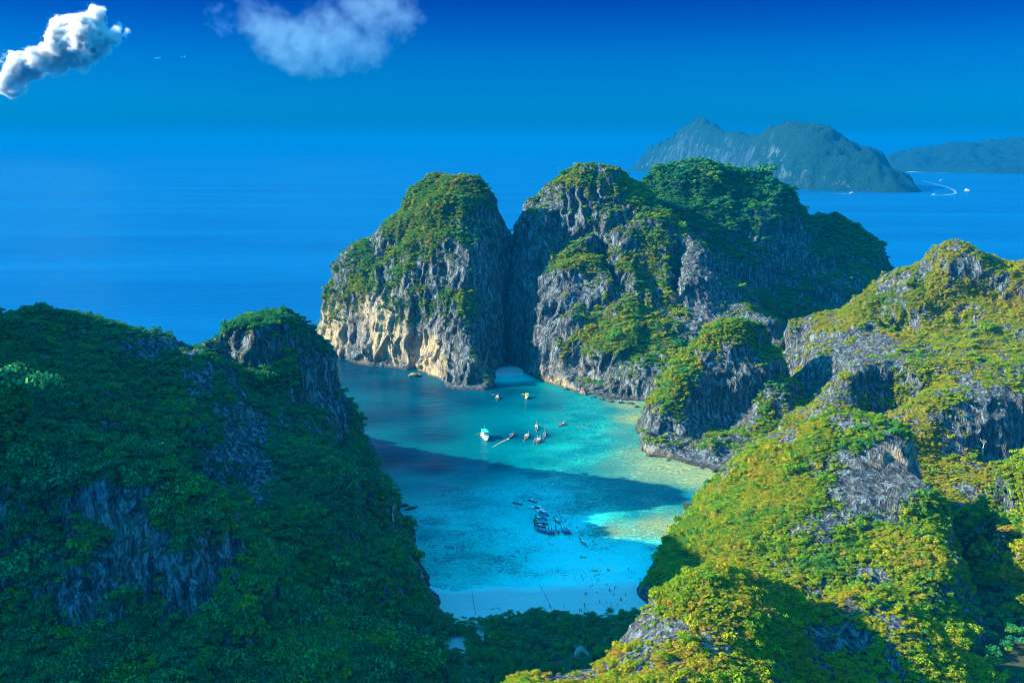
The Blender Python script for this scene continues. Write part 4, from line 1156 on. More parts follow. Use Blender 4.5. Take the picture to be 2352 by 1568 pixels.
# ------------------------------------------------------------------ boats
PAINT = {n: plain(n, c, r, spec=0.5, var=0.15, scale=1.5) for n, c, r in [
    ('paint_white', (0.80, 0.80, 0.78), 0.4), ('paint_turquoise', (0.02, 0.55, 0.42), 0.45), ('tarp_blue', (0.03, 0.16, 0.62), 0.6), ('tarp_teal', (0.03, 0.42, 0.52), 0.6),
    ('tarp_white', (0.72, 0.70, 0.66), 0.7), ('wood_dark', (0.12, 0.05, 0.03), 0.6), ('wood_red', (0.36, 0.07, 0.035), 0.5), ('wood_pale', (0.52, 0.34, 0.18), 0.6), ('paint_yellow', (0.88, 0.46, 0.03), 0.4),
    ('engine_black', (0.03, 0.03, 0.035), 0.45), ('ribbon_red', (0.75, 0.06, 0.10), 0.7), ('ribbon_green', (0.10, 0.55, 0.12), 0.7), ('glass_dark', (0.015, 0.02, 0.03), 0.1), ('steel', (0.55, 0.55, 0.56), 0.35), ('paint_blue', (0.03, 0.20, 0.60), 0.4), ('rope_grey', (0.10, 0.10, 0.09), 0.9)]}
def box(x0, x1, y0, y1, z0, z1):
    v = [(x, y, z) for z in (z0, z1) for y in (y0, y1) for x in (x0, x1)]
    return v, [(0, 2, 3, 1), (4, 5, 7, 6), (0, 1, 5, 4), (2, 6, 7, 3), (0, 4, 6, 2), (1, 3, 7, 5)]
def hull(stations, wall=0.07):
    """open hull: (x, half width, keel z, sheer z) from stern to bow; outside, inside and gunwale"""
    ns = 7
    vs, fs = [], []
    def ring(x, w, k, s, inn):
        out = []
        for i in range(ns):
            t = i / (ns - 1) * 2 - 1
            a = abs(t)
            y = math.copysign(w * (a ** 0.75), t) if t else 0.0
            z = k + (s - k) * (a ** 2.2)
            if inn: y *= max(0.05, 1 - wall / max(w, .05)); z = z + (wall if a < .99 else 0.0)
            out.append((x, y, z))
        return out
    n = len(stations)
    for inn in (0, 1):
        for st in stations: vs += ring(*st, inn)
    o2 = n * ns
    for i in range(n - 1):
        for j in range(ns - 1):
            a = i * ns + j
            fs.append((a, a + ns, a + ns + 1, a + 1))
            fs.append((o2 + a, o2 + a + 1, o2 + a + ns + 1, o2 + a + ns))
        for j in (0, ns - 1):
            a = i * ns + j
            q = (a, o2 + a, o2 + a + ns, a + ns)
            fs.append(q if j == 0 else q[::-1])
    for i in (0, n - 1):
        for j in range(ns - 1):
            a = i * ns + j
            q = (a, a + 1, o2 + a + 1, o2 + a)
            fs.append(q if i == 0 else q[::-1])
    return vs, fs
def roof(x0, x1, w, z, arch, th=0.06, n=7):
    vs, fs = [], []
    for x in (x0, x1):
        for lay in (0, 1):
            for i in range(n):
                t = i / (n - 1) * 2 - 1
                vs.append((x, t * w, z + arch * (1 - t * t) + lay * th))
    for i in range(n - 1):
        fs.append((n + i, 3 * n + i, 3 * n + i + 1, n + i + 1)); fs.append((i, i + 1, 2 * n + i + 1, 2 * n + i))
        fs.append((i, n + i, n + i + 1, i + 1)); fs.append((2 * n + i, 2 * n + i + 1, 3 * n + i + 1, 3 * n + i))
    fs.append((0, 2 * n, 3 * n, n)); fs.append((n - 1, 2 * n - 1, 4 * n - 1, 3 * n - 1))
    return vs, fs
def mk(name, geo): return mesh_from(*geo, name)
LT = {}
st = [(-5.4, 0.62, 0.10, 0.62), (-4.6, 0.82, -0.1, 0.60), (-2.5, 1.0, -0.25, 0.62), (0, 1.05, -0.28, 0.68), (2.2, 0.95, -0.22, 0.85), (3.8, 0.66, -0.05, 1.25), (4.8, 0.34, 0.5, 1.9), (5.4, 0.13, 1.25, 2.6), (5.65, 0.07, 2.2, 3.2)]
LT['hull'] = mk('longtail_hull', hull(st))
LT['canopy'] = mk('longtail_canopy', roof(-2.9, 1.2, 1.0, 2.0, 0.3))
LT['post'] = mk('longtail_post', tube([(0, 0, 0.4), (0, 0, 2.05)], [0.035, 0.035], 5))
LT['bench'] = mk('longtail_bench', box(-0.18, 0.18, -0.85, 0.85, 0.36, 0.42))
LT['foredeck'] = mk('longtail_foredeck', [[(2.4, -0.84, 0.72), (2.4, 0.84, 0.72), (4.3, 0.42, 1.25), (4.3, -0.42, 1.25), (2.4, -0.84, 0.66), (2.4, 0.84, 0.66), (4.3, 0.42, 1.19), (4.3, -0.42, 1.19)], [(0, 3, 2, 1), (4, 5, 6, 7), (0, 1, 5, 4), (1, 2, 6, 5), (2, 3, 7, 6), (3, 0, 4, 7)]])
LT['engine'] = mk('longtail_engine', join([box(-4.9, -4.05, -0.28, 0.28, 0.72, 1.28), box(-4.7, -4.3, -0.18, 0.18, 1.28, 1.5), tube([(-4.2, 0, 0.4), (-4.2, 0, 0.75)], [0.06, 0.06])]))
LT['tail_shaft'] = mk('longtail_shaft', join([tube([(-4.8, 0, 1.0), (-8.6, 0.1, 0.05)], [0.05, 0.035], 5), tube([(-4.1, 0, 1.1), (-2.9, 0.1, 1.35)], [0.03, 0.03], 5), tube([(-8.65, 0.1, 0.04), (-8.75, 0.1, 0.0)], [0.16, 0.05], 6)]))
LT['ribbon'] = mk('longtail_ribbon', join([tube([(5.42, 0, 1.95), (5.5, 0, 2.25), (5.56, 0, 2.5)], [0.18, 0.24, 0.17], 8), tube([(5.35, 0, 1.95), (5.0, 0.1, 1.2)], [0.09, 0.03], 5)]))
def parent_part(e, name, me, mat, loc=(0, 0, 0)):
    o = bpy.data.objects.new(name, me); col.objects.link(o); o.parent = e; o.location = loc
    if len(me.materials) == 0: me.materials.append(None)
    o.material_slots[0].link = 'OBJECT'; o.material_slots[0].material = mat
    return o
def place(e, bow, stern=None, z=0.0):
    """bow and stern seen at these picture positions on the water"""
    b = Vector(G(*bow)); s = Vector(G(*stern))
    d = b - s
    e.location = ((b.x + s.x) / 2, (b.y + s.y) / 2, z)
    e.rotation_euler = (random.uniform(-.03, .03), 0, math.atan2(d.y, d.x))
    return d.length
def longtail(bow, stern, label, canopy='tarp_blue', hullm='wood_dark', ribbon='ribbon_red', group='longtail boats', has_canopy=True):
    e = bpy.data.objects.new('longtail_boat', None); col.objects.link(e); tag(e, label, 'boat', group)
    s_ = min(1.05, max(0.66, place(e, bow, stern) / 10.8)); e.scale = (s_, s_, s_)
    parent_part(e, 'hull', LT['hull'], PAINT[hullm]); parent_part(e, 'foredeck', LT['foredeck'], PAINT['wood_pale'])
    for x in (-2.2, -1.0, 0.3, 1.5): parent_part(e, 'bench', LT['bench'], PAINT['wood_pale'], (x, 0, 0))
    if has_canopy:
        parent_part(e, 'canopy', LT['canopy'], PAINT[canopy])
        for x in (-2.7, -0.8, 1.0):
            for y in (-0.88, 0.88): parent_part(e, 'post', LT['post'], PAINT['wood_pale'], (x, y, 0))
    parent_part(e, 'engine', LT['engine'], PAINT['engine_black']); parent_part(e, 'tail_shaft', LT['tail_shaft'], PAINT['steel'])
    parent_part(e, 'ribbon', LT['ribbon'], PAINT[ribbon])
    return e
def c2(x, y): return ((2020 + x * 0.17007) * 0.57422, (1960 + y * 0.17007) * 0.57422)
def c1(x, y): return ((1880 + x * 0.21259) * 0.57422, (1640 + y * 0.21259) * 0.57422)
def c4(x, y): return ((1880 + x * 0.12755) * 0.57422, (1540 + y * 0.12755) * 0.57422)
def c3(x, y): return ((2020 + x * 0.25510) * 0.57422, (2200 + y * 0.25510) * 0.57422)
def c8(x, y): return ((1700 + x * 0.34014) * 0.57422, (2480 + y * 0.34014) * 0.57422)
def c5(x, y): return ((3300 + x * 0.33844) * 0.57422, (640 + y * 0.33844) * 0.57422)
MOOR = 'longtail boats moored in the shaded shallows'
longtail(c2(412,352), c2(180,290), 'dark longtail boat alone at the outer left of the moored fleet', 'tarp_blue', 'wood_red', group=MOOR)
longtail(c2(745,300), c2(560,232), 'longtail boat with a pale roof above the white speedboats', 'tarp_white', 'wood_dark', group=MOOR)
longtail(c2(715,628), c2(862,708), 'longtail boat with white roof just below the roofed speedboat', 'tarp_white', 'wood_red', group=MOOR)
longtail(c2(800,612), c2(988,706), 'blue roofed longtail boat touching the white roofed one below the speedboats', 'tarp_blue', 'wood_red', group=MOOR)
longtail(c2(700,735), c2(1018,812), 'bright blue roofed longtail boat, upper of the three in the middle stack', 'tarp_blue', 'wood_red', group=MOOR)
longtail(c2(668,760), c2(940,818), 'teal roofed longtail boat with red bow in the middle stack', 'tarp_teal', 'wood_red', 'ribbon_red', group=MOOR)
longtail(c2(690,822), c2(945,872), 'white roofed longtail boat, lowest of the middle stack', 'tarp_white', 'wood_dark', group=MOOR)
ROW = ['leftmost', 'second', 'third', 'fourth', 'fifth', 'sixth']
for i, (b, s) in enumerate([((690, 872), (800, 985)), ((785, 905), (895, 1018)), ((870, 918), (945, 1036)), ((948, 930), (1022, 1052)), ((1018, 935), (1092, 1060)), ((1092, 935), (1150, 1056))]):
    longtail(c2(*b), c2(*s), ('leftmost blue roofed longtail boat in the lower row of six' if i == 0 else '%s blue roofed longtail boat from the left in the lower row' % ROW[i]), 'tarp_blue', ('wood_red', 'wood_dark')[i % 2], group=MOOR)
longtail(c2(1185,895), c2(1262,1046), 'teal roofed longtail boat alone between the row of six and the trio', 'tarp_teal', 'wood_red', group=MOOR)
for i, (b, s) in enumerate([((1318, 925), (1432, 1052)), ((1385, 925), (1502, 1045)), ((1445, 928), (1562, 1042))]):
    longtail(c2(*b), c2(*s), '%s blue roofed longtail boat of the trio at the right end of the row' % ('left', 'middle', 'right')[i], 'tarp_blue', ('wood_red', 'wood_dark')[i % 2], group=MOOR)
longtail(c2(1138,680), c2(1300,792), 'longtail boat with a pale roof alone right of the middle stack', 'tarp_white', 'wood_red', group=MOOR)
longtail(c2(1755,1178), c2(1918,1310), 'longtail boat alone nearest to the beach, below the fleet', 'tarp_white', 'wood_red', group=MOOR)
SUNNY = 'longtail boats on the sunny side of the bay'
lt_run = longtail(c1(818,452), c1(738,524), 'blue roofed longtail boat under way with a thin white wake', 'tarp_blue', 'wood_dark', group=SUNNY)
longtail(c1(1104,468), c1(1026,556), 'white roofed longtail boat right of the one with a wake', 'tarp_white', 'wood_pale', group=SUNNY)
longtail(c1(1252,290), c1(1248,378), 'white roofed longtail boat with red bow facing the cliffs', 'tarp_white', 'wood_pale', group=SUNNY)
longtail(c1(1270,540), c1(1205,622), 'blue roofed longtail boat, left of a touching pair in sunlight', 'tarp_blue', 'wood_pale', group=SUNNY)
longtail(c1(1320,545), c1(1262,628), 'white roofed longtail boat, right of a touching pair in sunlight', 'tarp_white', 'wood_pale', group=SUNNY)
longtail(c1(1408,440), c1(1390,520), 'small blue roofed longtail boat just right of the sunlit pair', 'tarp_blue', 'wood_pale', group=SUNNY)
longtail(c1(1772,245), c1(1660,306), 'blue roofed longtail boat over the green shallows, farthest right', 'tarp_blue', 'wood_pale', group=SUNNY)
longtail(c4(885,340), c4(825,482), 'pale longtail boat near the foot of the dome headland', 'tarp_white', 'wood_pale', group=SUNNY)

def speedboat(bow, stern, label, roofed):
    e = bpy.data.objects.new('speedboat', None); col.objects.link(e); tag(e, label, 'boat', 'white speedboats moored by the fleet')
    place(e, bow, stern)
    s = [(-4.6, 1.25, -0.3, 0.95), (-2, 1.4, -0.35, 1.0), (1.0, 1.35, -0.3, 1.1), (3.0, 0.95, -0.1, 1.25), (4.2, 0.5, 0.3, 1.4), (5.0, 0.08, 1.0, 1.5)]
    parent_part(e, 'hull', mk('speedboat_hull', hull(s, 0.12)), PAINT['paint_white'])
    parent_part(e, 'deck', mk('speedboat_deck', [[(1.2, -1.2, 1.05), (1.2, 1.2, 1.05), (3.2, 0.82, 1.22), (4.7, 0.15, 1.42), (4.7, -0.15, 1.42), (3.2, -0.82, 1.22)], [(0, 5, 4, 3, 2, 1)]]), PAINT['paint_white'])
    parent_part(e, 'stripe', mk('speedboat_stripe', join([box(-4.5, 2.6, 1.42, 1.46, 0.45, 0.65), box(-4.5, 2.6, -1.46, -1.42, 0.45, 0.65)])), PAINT['paint_blue'])
    if roofed:
        parent_part(e, 'roof', mk('speedboat_roof', roof(-3.4, 1.8, 1.3, 2.5, 0.15, 0.1)), PAINT['tarp_white'])
        for x in (-3.2, -0.8, 1.5):
            for y in (-1.18, 1.18): parent_part(e, 'post', LT['post'], PAINT['steel'], (x, y, 0.5))
    else:
        parent_part(e, 'cabin', mk('speedboat_cabin', [[(-2.0, -1.0, 1.0), (-2.0, 1.0, 1.0), (2.4, 0.8, 1.1), (2.4, -0.8, 1.1), (-1.8, -0.85, 2.1), (-1.8, 0.85, 2.1), (0.8, 0.7, 2.1), (0.8, -0.7, 2.1)], [(4, 7, 6, 5), (0, 1, 5, 4)]]), PAINT['paint_white'])
    parent_part(e, 'windscreen', mk('speedboat_windscreen', [[(2.4, 0.85, 1.12), (2.4, -0.85, 1.12), (0.9, -0.72, 2.05), (0.9, 0.72, 2.05), (-1.8, 0.95, 1.1), (-1.8, -0.95, 1.1), (-1.7, -0.84, 2.05), (-1.7, 0.84, 2.05)], [(0, 3, 2, 1), (0, 4, 7, 3), (1, 2, 6, 5)]]), PAINT['glass_dark'])
    for x in (-1.4, -2.6, -3.6): parent_part(e, 'bench', mk('speedboat_bench', box(-0.25, 0.25, -1.1, 1.1, 0.5, 0.85)), PAINT['paint_blue'], (x, 0, 0))
    for y in (-0.55, 0.55): parent_part(e, 'outboard_motor', mk('outboard', join([box(-5.3, -4.75, -0.2, 0.2, 0.7, 1.35), box(-5.1, -4.9, -0.08, 0.08, -0.4, 0.7)])), PAINT['engine_black'], (0, y, 0))
    return e
speedboat(c2(655,428), c2(878,468), 'low white speedboat with dark windscreen, topmost of the packed fleet', False)
speedboat(c2(775,515), c2(965,596), 'white speedboat with a long pale roof above the longtail stack', True)

def ferry(bow, stern, label, name, roofm, hullm, L=1.0, deckm='paint_white'):
    e = bpy.data.objects.new(name, None); col.objects.link(e); tag(e, label, 'boat')
    place(e, bow, stern)
    s = [(-7.5, 2.3, -0.6, 1.5), (-4, 2.5, -0.7, 1.5), (1, 2.5, -0.7, 1.7), (4.5, 1.9, -0.4, 2.1), (6.8, 0.9, 0.3, 2.5), (8.0, 0.1, 1.5, 2.8)]
    parent_part(e, 'hull', mk('ferry_hull', hull(s, 0.15)), PAINT[hullm])
    parent_part(e, 'deck', mk('ferry_deck', [[(-7.4, -2.2, 1.25), (-7.4, 2.2, 1.25), (1, 2.4, 1.35), (4.5, 1.8, 1.8), (6.8, 0.8, 2.2), (6.8, -0.8, 2.2), (4.5, -1.8, 1.8), (1, -2.4, 1.35)], [(0, 7, 6, 5, 4, 3, 2, 1)]]), PAINT[deckm])
    c = parent_part(e, 'cabin', mk('ferry_cabin', join([box(-6.6, 2.6, -2.0, 2.0, 1.3, 3.5), box(1.6, 3.9, -1.5, 1.5, 1.4, 2.9)])), PAINT['paint_white'])
    for i in range(6):
        for y in (-2.02, 2.02): 
            w = parent_part(c, 'window', mk('ferry_window', box(-0.45, 0.45, -0.03, 0.03, 2.2, 3.0)), PAINT['glass_dark'], (-5.8 + 1.5 * i, y, 0))
    parent_part(c, 'windscreen', mk('ferry_screen', box(2.58, 2.64, -1.7, 1.7, 2.95, 3.4)), PAINT['glass_dark'])
    parent_part(e, 'wheelhouse', mk('ferry_wheelhouse', box(-0.6, 1.8, -1.4, 1.4, 3.55, 5.0)), PAINT['paint_white'])
    parent_part(e, 'wheelhouse_window', mk('ferry_whw', box(1.79, 1.84, -1.2, 1.2, 4.1, 4.7)), PAINT['glass_dark'])
    parent_part(e, 'roof', mk('ferry_roof', join([roof(-6.8, 2.4, 2.25, 5.05, 0.12, 0.1)])), PAINT[roofm])
    for x in (-6.4, -3.6):
        for y in (-1.95, 1.95): parent_part(e, 'roof_post', mk('ferry_post', tube([(0, 0, 3.4), (0, 0, 5.1)], [0.06, 0.06], 5)), PAINT['steel'], (x, y, 0))
    for y in (-1, 1): parent_part(e, 'railing', mk('ferry_rail', join([tube([(2.6, 2.2 * y, 2.5), (5.0, 1.6 * y, 2.9), (7.6, 0.15 * y, 3.5)], [0.04] * 3, 5), tube([(4.0, 1.95 * y, 1.7), (4.0, 1.95 * y, 2.7)], [0.03] * 2, 5), tube([(6.0, 1.1 * y, 2.1), (6.0, 1.1 * y, 3.1)], [0.03] * 2, 5)])), PAINT['steel'])
    parent_part(e, 'mast', mk('ferry_mast', tube([(-4.5, 0, 5.1), (-4.5, 0, 9.5)], [0.07, 0.03], 5)), PAINT['steel'])
    e.scale = (L, L, L)
    return e
ferry(c1(345,612), c1(240,440), 'large white excursion boat with turquoise roof in the sunny bay', 'excursion_boat', 'paint_turquoise', 'paint_white')
ferry(c4(1765,505), c4(1800,290), 'small orange cabin boat below the dark cleft', 'cabin_boat', 'paint_yellow', 'paint_yellow', 0.62, 'wood_pale')

# kayaks and dinghies
kv, kf = [], []
kay_s = [(-1.9, 0.03, 0.12, 0.20), (-1.4, 0.22, -0.05, 0.24), (0, 0.38, -0.1, 0.24), (1.4, 0.22, -0.05, 0.26), (1.9, 0.03, 0.14, 0.24)]
KAY = mk('kayak_hull', hull(kay_s, 0.05)); KSEAT = mk('kayak_seat', join([box(-0.22, 0.22, -0.24, 0.24, 0.02, 0.10), box(-0.26, -0.2, -0.24, 0.24, 0.1, 0.42)])); KPAD = mk('kayak_paddle', join([tube([(0.4, -1.1, 0.3), (0.4, 1.1, 0.34)], [0.02, 0.02], 5), box(0.32, 0.48, 1.05, 1.4, 0.33, 0.35), box(0.32, 0.48, -1.4, -1.05, 0.29, 0.31)]))
KDECK = mk('kayak_deck', [[(0.6, -0.3, 0.23), (0.6, 0.3, 0.23), (1.5, 0.16, 0.26), (1.85, 0, 0.26), (1.5, -0.16, 0.26), (-0.9, -0.26, 0.23), (-0.9, 0.26, 0.23), (-1.85, 0, 0.22)], [(0, 4, 3, 2, 1), (5, 6, 7)]])
def kayak(at, yaw, label, z=0.06, m='paint_yellow', sc=1.15):
    e = bpy.data.objects.new('kayak', None); col.objects.link(e); tag(e, label, 'kayak', 'yellow kayaks')
    x, y, _ = G(*at); e.location = (x, y, z); e.rotation_euler = (0, 0, yaw); e.scale = (sc,) * 3
    parent_part(e, 'hull', KAY, PAINT[m]); parent_part(e, 'deck', KDECK, PAINT[m])
    for xx in (-0.6, 0.45): parent_part(e, 'seat', KSEAT, PAINT['engine_black'], (xx, 0, 0))
    parent_part(e, 'paddle', KPAD, PAINT['steel'])
    return e
kayak(c3(1228,108), 0.1, 'yellow kayak lying sideways, farthest from the beach')
kayak(c3(1400,318), -0.25, 'yellow kayak pushed by a person, left of the two middle ones')
kayak(c3(1625,310), -1.2, 'yellow kayak pointing at the beach, right of the two middle ones')
kayak(c3(1755,580), -0.6, 'yellow kayak at the water edge, right of the two near the sand')
kayak(c3(1407,662), -0.7, 'yellow kayak at the water edge, left of the two near the sand')
kayak(c1(2085,315), 0.0, 'yellow kayak over the green reef on the sunny side', sc=1.3)
kayak(c1(165,440), 0.6, 'yellow kayak just left of the white excursion boat', sc=1.2)
kayak(c1(206,478), 1.8, 'orange kayak touching the side of the white excursion boat', sc=1.2)
kayak(c4(1692,285), -0.6, 'yellow kayak left of the small orange cabin boat', sc=1.3)
kayak(c4(715,293), 0.1, 'yellow kayak near the point of the dome headland', sc=1.1)

# far boats
def wake(pts, w0, w1, label, z=0.06):
    vs, fs = [], []
    for i, p in enumerate(pts):
        a = Vector(pts[max(i - 1, 0)]); b = Vector(pts[min(i + 1, len(pts) - 1)])
        d = (b - a).normalized(); nrm = Vector((-d.y, d.x, 0))
        w = w0 + (w1 - w0) * i / (len(pts) - 1)
        vs += [Vector((p[0], p[1], z)) + nrm * w, Vector((p[0], p[1], z)) - nrm * w]
    fs = [(2 * i, 2 * i + 1, 2 * i + 3, 2 * i + 2) for i in range(len(pts) - 1)]
    me = mesh_from(vs, fs, 'wake'); add_attr(me, 'fade', [1 - (i // 2) / (len(pts) - 1) for i in range(len(vs))])
    put('wake', me, MAT_FOAM, label=label, category='wake', kind='stuff')
def foam_material():
    m = NT('foam')
    p = m.pos()
    f = m.math('MULTIPLY', m.ramp(m.noise(p, 0.35, 4, 0.7), [(0.3, 0.0), (0.55, 1.0)]), m.ramp(m.attr('fade'), [(0.0, 0.08), (0.6, 0.35), (1.0, 0.9)]))
    nd = m.pbr((0.82, 0.86, 0.88), 0.7, 0.3)
    tr = m.n('ShaderNodeBsdfTransparent'); mx = m.n('ShaderNodeMixShader')
    m.l(f, mx.inputs[0]); m.l(tr.outputs[0], mx.inputs[1]); m.l(nd.outputs[0], mx.inputs[2]); m.l(mx.outputs[0], m.out.inputs[0])
    return m.mat
MAT_FOAM = foam_material()
def curve(pts, n=40):
    out = []
    P = [np.array(p) for p in pts]
    for i in range(n + 1):
        t = i / n * (len(P) - 1); k = min(int(t), len(P) - 2); f = t - k
        p0, p1, p2, p3 = P[max(k - 1, 0)], P[k], P[k + 1], P[min(k + 2, len(P) - 1)]
        out.append(tuple(0.5 * ((2 * p1) + (-p0 + p2) * f + (2 * p0 - 5 * p1 + 4 * p2 - p3) * f * f + (-p0 + 3 * p1 - 3 * p2 + p3) * f ** 3)))
    return out
wake(curve([G(*c1(735, 526)), G(*c1(660, 560)), G(*c1(560, 610)), G(*c1(420, 690))]), 0.5, 0.9, 'thin white wake of the running longtail boat')
wake(curve([G(*c5(1290, 412)), G(*c5(1400, 411)), G(*c5(1500, 400)), G(*c5(1545, 380)), G(*c5(1500, 340)), G(*c5(1400, 305)), G(*c5(1280, 275)), G(*c5(1150, 245))]), 3, 6.5, 'long curved white wake off the far island')
wake(curve([G(*c5(315, 394)), G(*c5(200, 393)), G(*c5(100, 391)), G(*c5(0, 390))]), 4, 6, 'straight white wake below the far island cliff')
def far_boat(at, yaw, label, sail=False, s=1.0):
    e = bpy.data.objects.new('sailing_boat' if sail else 'motor_boat', None); col.objects.link(e); tag(e, label, 'boat')
    x, y, _ = G(*at); e.location = (x, y, 0); e.rotation_euler = (0, 0, yaw); e.scale = (s,) * 3
    st_ = [(-5.5, 1.6, -0.4, 1.2), (-2, 1.9, -0.5, 1.2), (2, 1.6, -0.4, 1.4), (5, 0.6, 0.2, 1.8), (6.2, 0.06, 1.2, 2.0)]
    parent_part(e, 'hull', mk('far_hull', hull(st_, 0.12)), PAINT['paint_white'])
    parent_part(e, 'cabin', mk('far_cabin', box(-2.5, 1.5, -1.1, 1.1, 1.1, 2.6)), PAINT['paint_white'])
    if sail:
        parent_part(e, 'mast', mk('far_mast', tube([(0.8, 0, 1.2), (0.8, 0, 16)], [0.1, 0.05], 5)), PAINT['steel'])
        parent_part(e, 'sail', mk('far_sail', [[(0.7, 0, 2.6), (0.7, 0, 15.6), (-5.0, 1.0, 2.8), (0.7, 0.06, 2.6), (0.7, 0.06, 15.6), (-5.0, 1.06, 2.8)], [(0, 1, 2), (3, 5, 4), (0, 2, 5, 3), (1, 4, 5, 2), (0, 3, 4, 1)]]), PAINT['paint_white'])
    else:
        parent_part(e, 'roof', mk('far_roof', roof(-3.0, 2.0, 1.5, 3.2, 0.2)), PAINT['paint_white'])
        parent_part(e, 'roof_post', mk('far_post', tube([(-2.6, 1.0, 2.4), (-2.6, 1.0, 3.3)], [0.06, 0.06], 5)), PAINT['steel'])
    return e
far_boat((1283.5, 387), 0.4, 'tiny white sailing boat far out between the two peaks', True, 1.3)
far_boat(c5(1290, 412), math.pi, 'tiny white motor boat at the head of the curved wake', False, 1.8)
far_boat(c5(315, 394), 0.0, 'tiny white motor boat at the head of the straight wake', False, 2.0)
far_boat(c5(1372, 246), 0.3, 'tiny white motor boat in the channel near the far beach', False, 2.2)
far_boat(c5(1675, 360), -1.2, 'tiny white motor boat alone right of the curved wake', False, 2.4)

# houses on the far shore
HW, HR = mk('house_wall', box(-7, 7, -5, 5, 0, 5)), mk('house_roof', [[(-8, -6, 5), (8, -6, 5), (8, 6, 5), (-8, 6, 5), (-7, 0, 8.5), (7, 0, 8.5)], [(0, 1, 5, 4), (2, 3, 4, 5), (1, 2, 5), (3, 0, 4), (0, 3, 2, 1)]])
MAT_TILE = plain('roof_tile', (0.55, 0.50, 0.46), 0.8)
gh = random.Random(5)
isl = [o for o in col.objects if o.name.startswith('island')]
for i in range(34):
    if i < 18: a = c5(985 + gh.random() * 570, 136)
    elif i < 28: a = c5(1870 + gh.random() * 480, 150)
    else: a = c5(1870 + gh.random() * 150, 150)
    up = 0.0 if i < 24 else gh.uniform(10, 30)
    x, y, _ = G(*a)
    e = bpy.data.objects.new('house', None); col.objects.link(e)
    y += gh.uniform(30, 180) + up * 9
    z = max(2.0, float(isl_z(x, y))) if 'isl_z' in globals() else 4.0
    e.location = (x * (y / G(*a)[1]), y, z); e.rotation_euler = (0, 0, gh.uniform(-.6, .6)); s = gh.uniform(0.9, 1.8); e.scale = (s, s, s)
    tag(e, 'tiny white house above the beach of the low far island', 'house', 'houses on the far shore')
    parent_part(e, 'wall', HW, PAINT['paint_white']); parent_part(e, 'roof', HR, MAT_TILE)

# swim lines across the beach
def rope(pts, label):
    P = [(x, y, max(0.06, float(beach_z(np.array([[x]]), np.array([[y]]))[0, 0]) + 0.06)) for x, y, _ in curve(pts, 30)]
    e = bpy.data.objects.new('swim_line', None); col.objects.link(e); tag(e, label, 'rope')
    put('line', mesh_from(*tube(P, [0.07] * len(P), 5), 'rope_line'), PAINT['rope_grey'], e)
    fl = mk('rope_float', tube([(-0.2, 0, 0.0), (0, 0, 0.0), (0.2, 0, 0.0)], [0.1, 0.17, 0.1], 8))
    for p in P[::3]: parent_part(e, 'float', fl, PAINT['rope_grey'], p)
rope([G(*c3(540, 540)), G(*c3(600, 650)), G(*c3(660, 790)), G(*c3(735, 960))], 'dark swim line running from the shallows up to the middle of the beach')
def c7(x, y): return ((1780 + x * 0.29762) * 0.57422, (2350 + y * 0.29762) * 0.57422)
rope([G(*c7(360, 40)), G(*c7(375, 150)), G(*c7(390, 260)), G(*c7(412, 400))], 'faint swim line on the left end of the beach')
rope([G(*c7(595, 312)), G(*c7(640, 318)), G(*c7(700, 308)), G(*c7(742, 320))], 'short curled rope lying on the sand left of the middle')

# ------------------------------------------------------------------ people
SKIN = plain('skin', (0.42, 0.24, 0.16), 0.6, scale=4.0)
HAIR = plain('hair', (0.02, 0.015, 0.012), 0.7)
CLOTH = [plain('cloth_' + n, c, 0.85) for n, c in (('navy', (0.02, 0.03, 0.10)), ('red', (0.6, 0.04, 0.03)), ('black', (0.02, 0.02, 0.02)), ('white', (0.7, 0.7, 0.68)), ('yellow', (0.75, 0.62, 0.05)), ('pink', (0.65, 0.15, 0.25)))]
def skinned(name, verts, edges, radii):
    me = bpy.data.meshes.new(name); me.from_pydata(verts, edges, [])
    o = bpy.data.objects.new('tmp', me); col.objects.link(o)
    md = o.modifiers.new('s', 'SKIN'); md.use_smooth_shade = True
    if not me.skin_vertices: 
        me.attributes.new('x', 'FLOAT', 'POINT')
    sv = me.skin_vertices[0].data if me.skin_vertices else None
    for i, r in enumerate(radii):
        rr = r if isinstance(r, tuple) else (r, r)
        sv[i].radius = rr; sv[i].use_root = (i == 0)
    sd = o.modifiers.new('d', 'SUBSURF'); sd.levels = 1
    dg = bpy.context.evaluated_depsgraph_get(); dg.update()
    m2 = bpy.data.meshes.new_from_object(o.evaluated_get(dg)); m2.name = name
    bpy.data.objects.remove(o)
    return m2
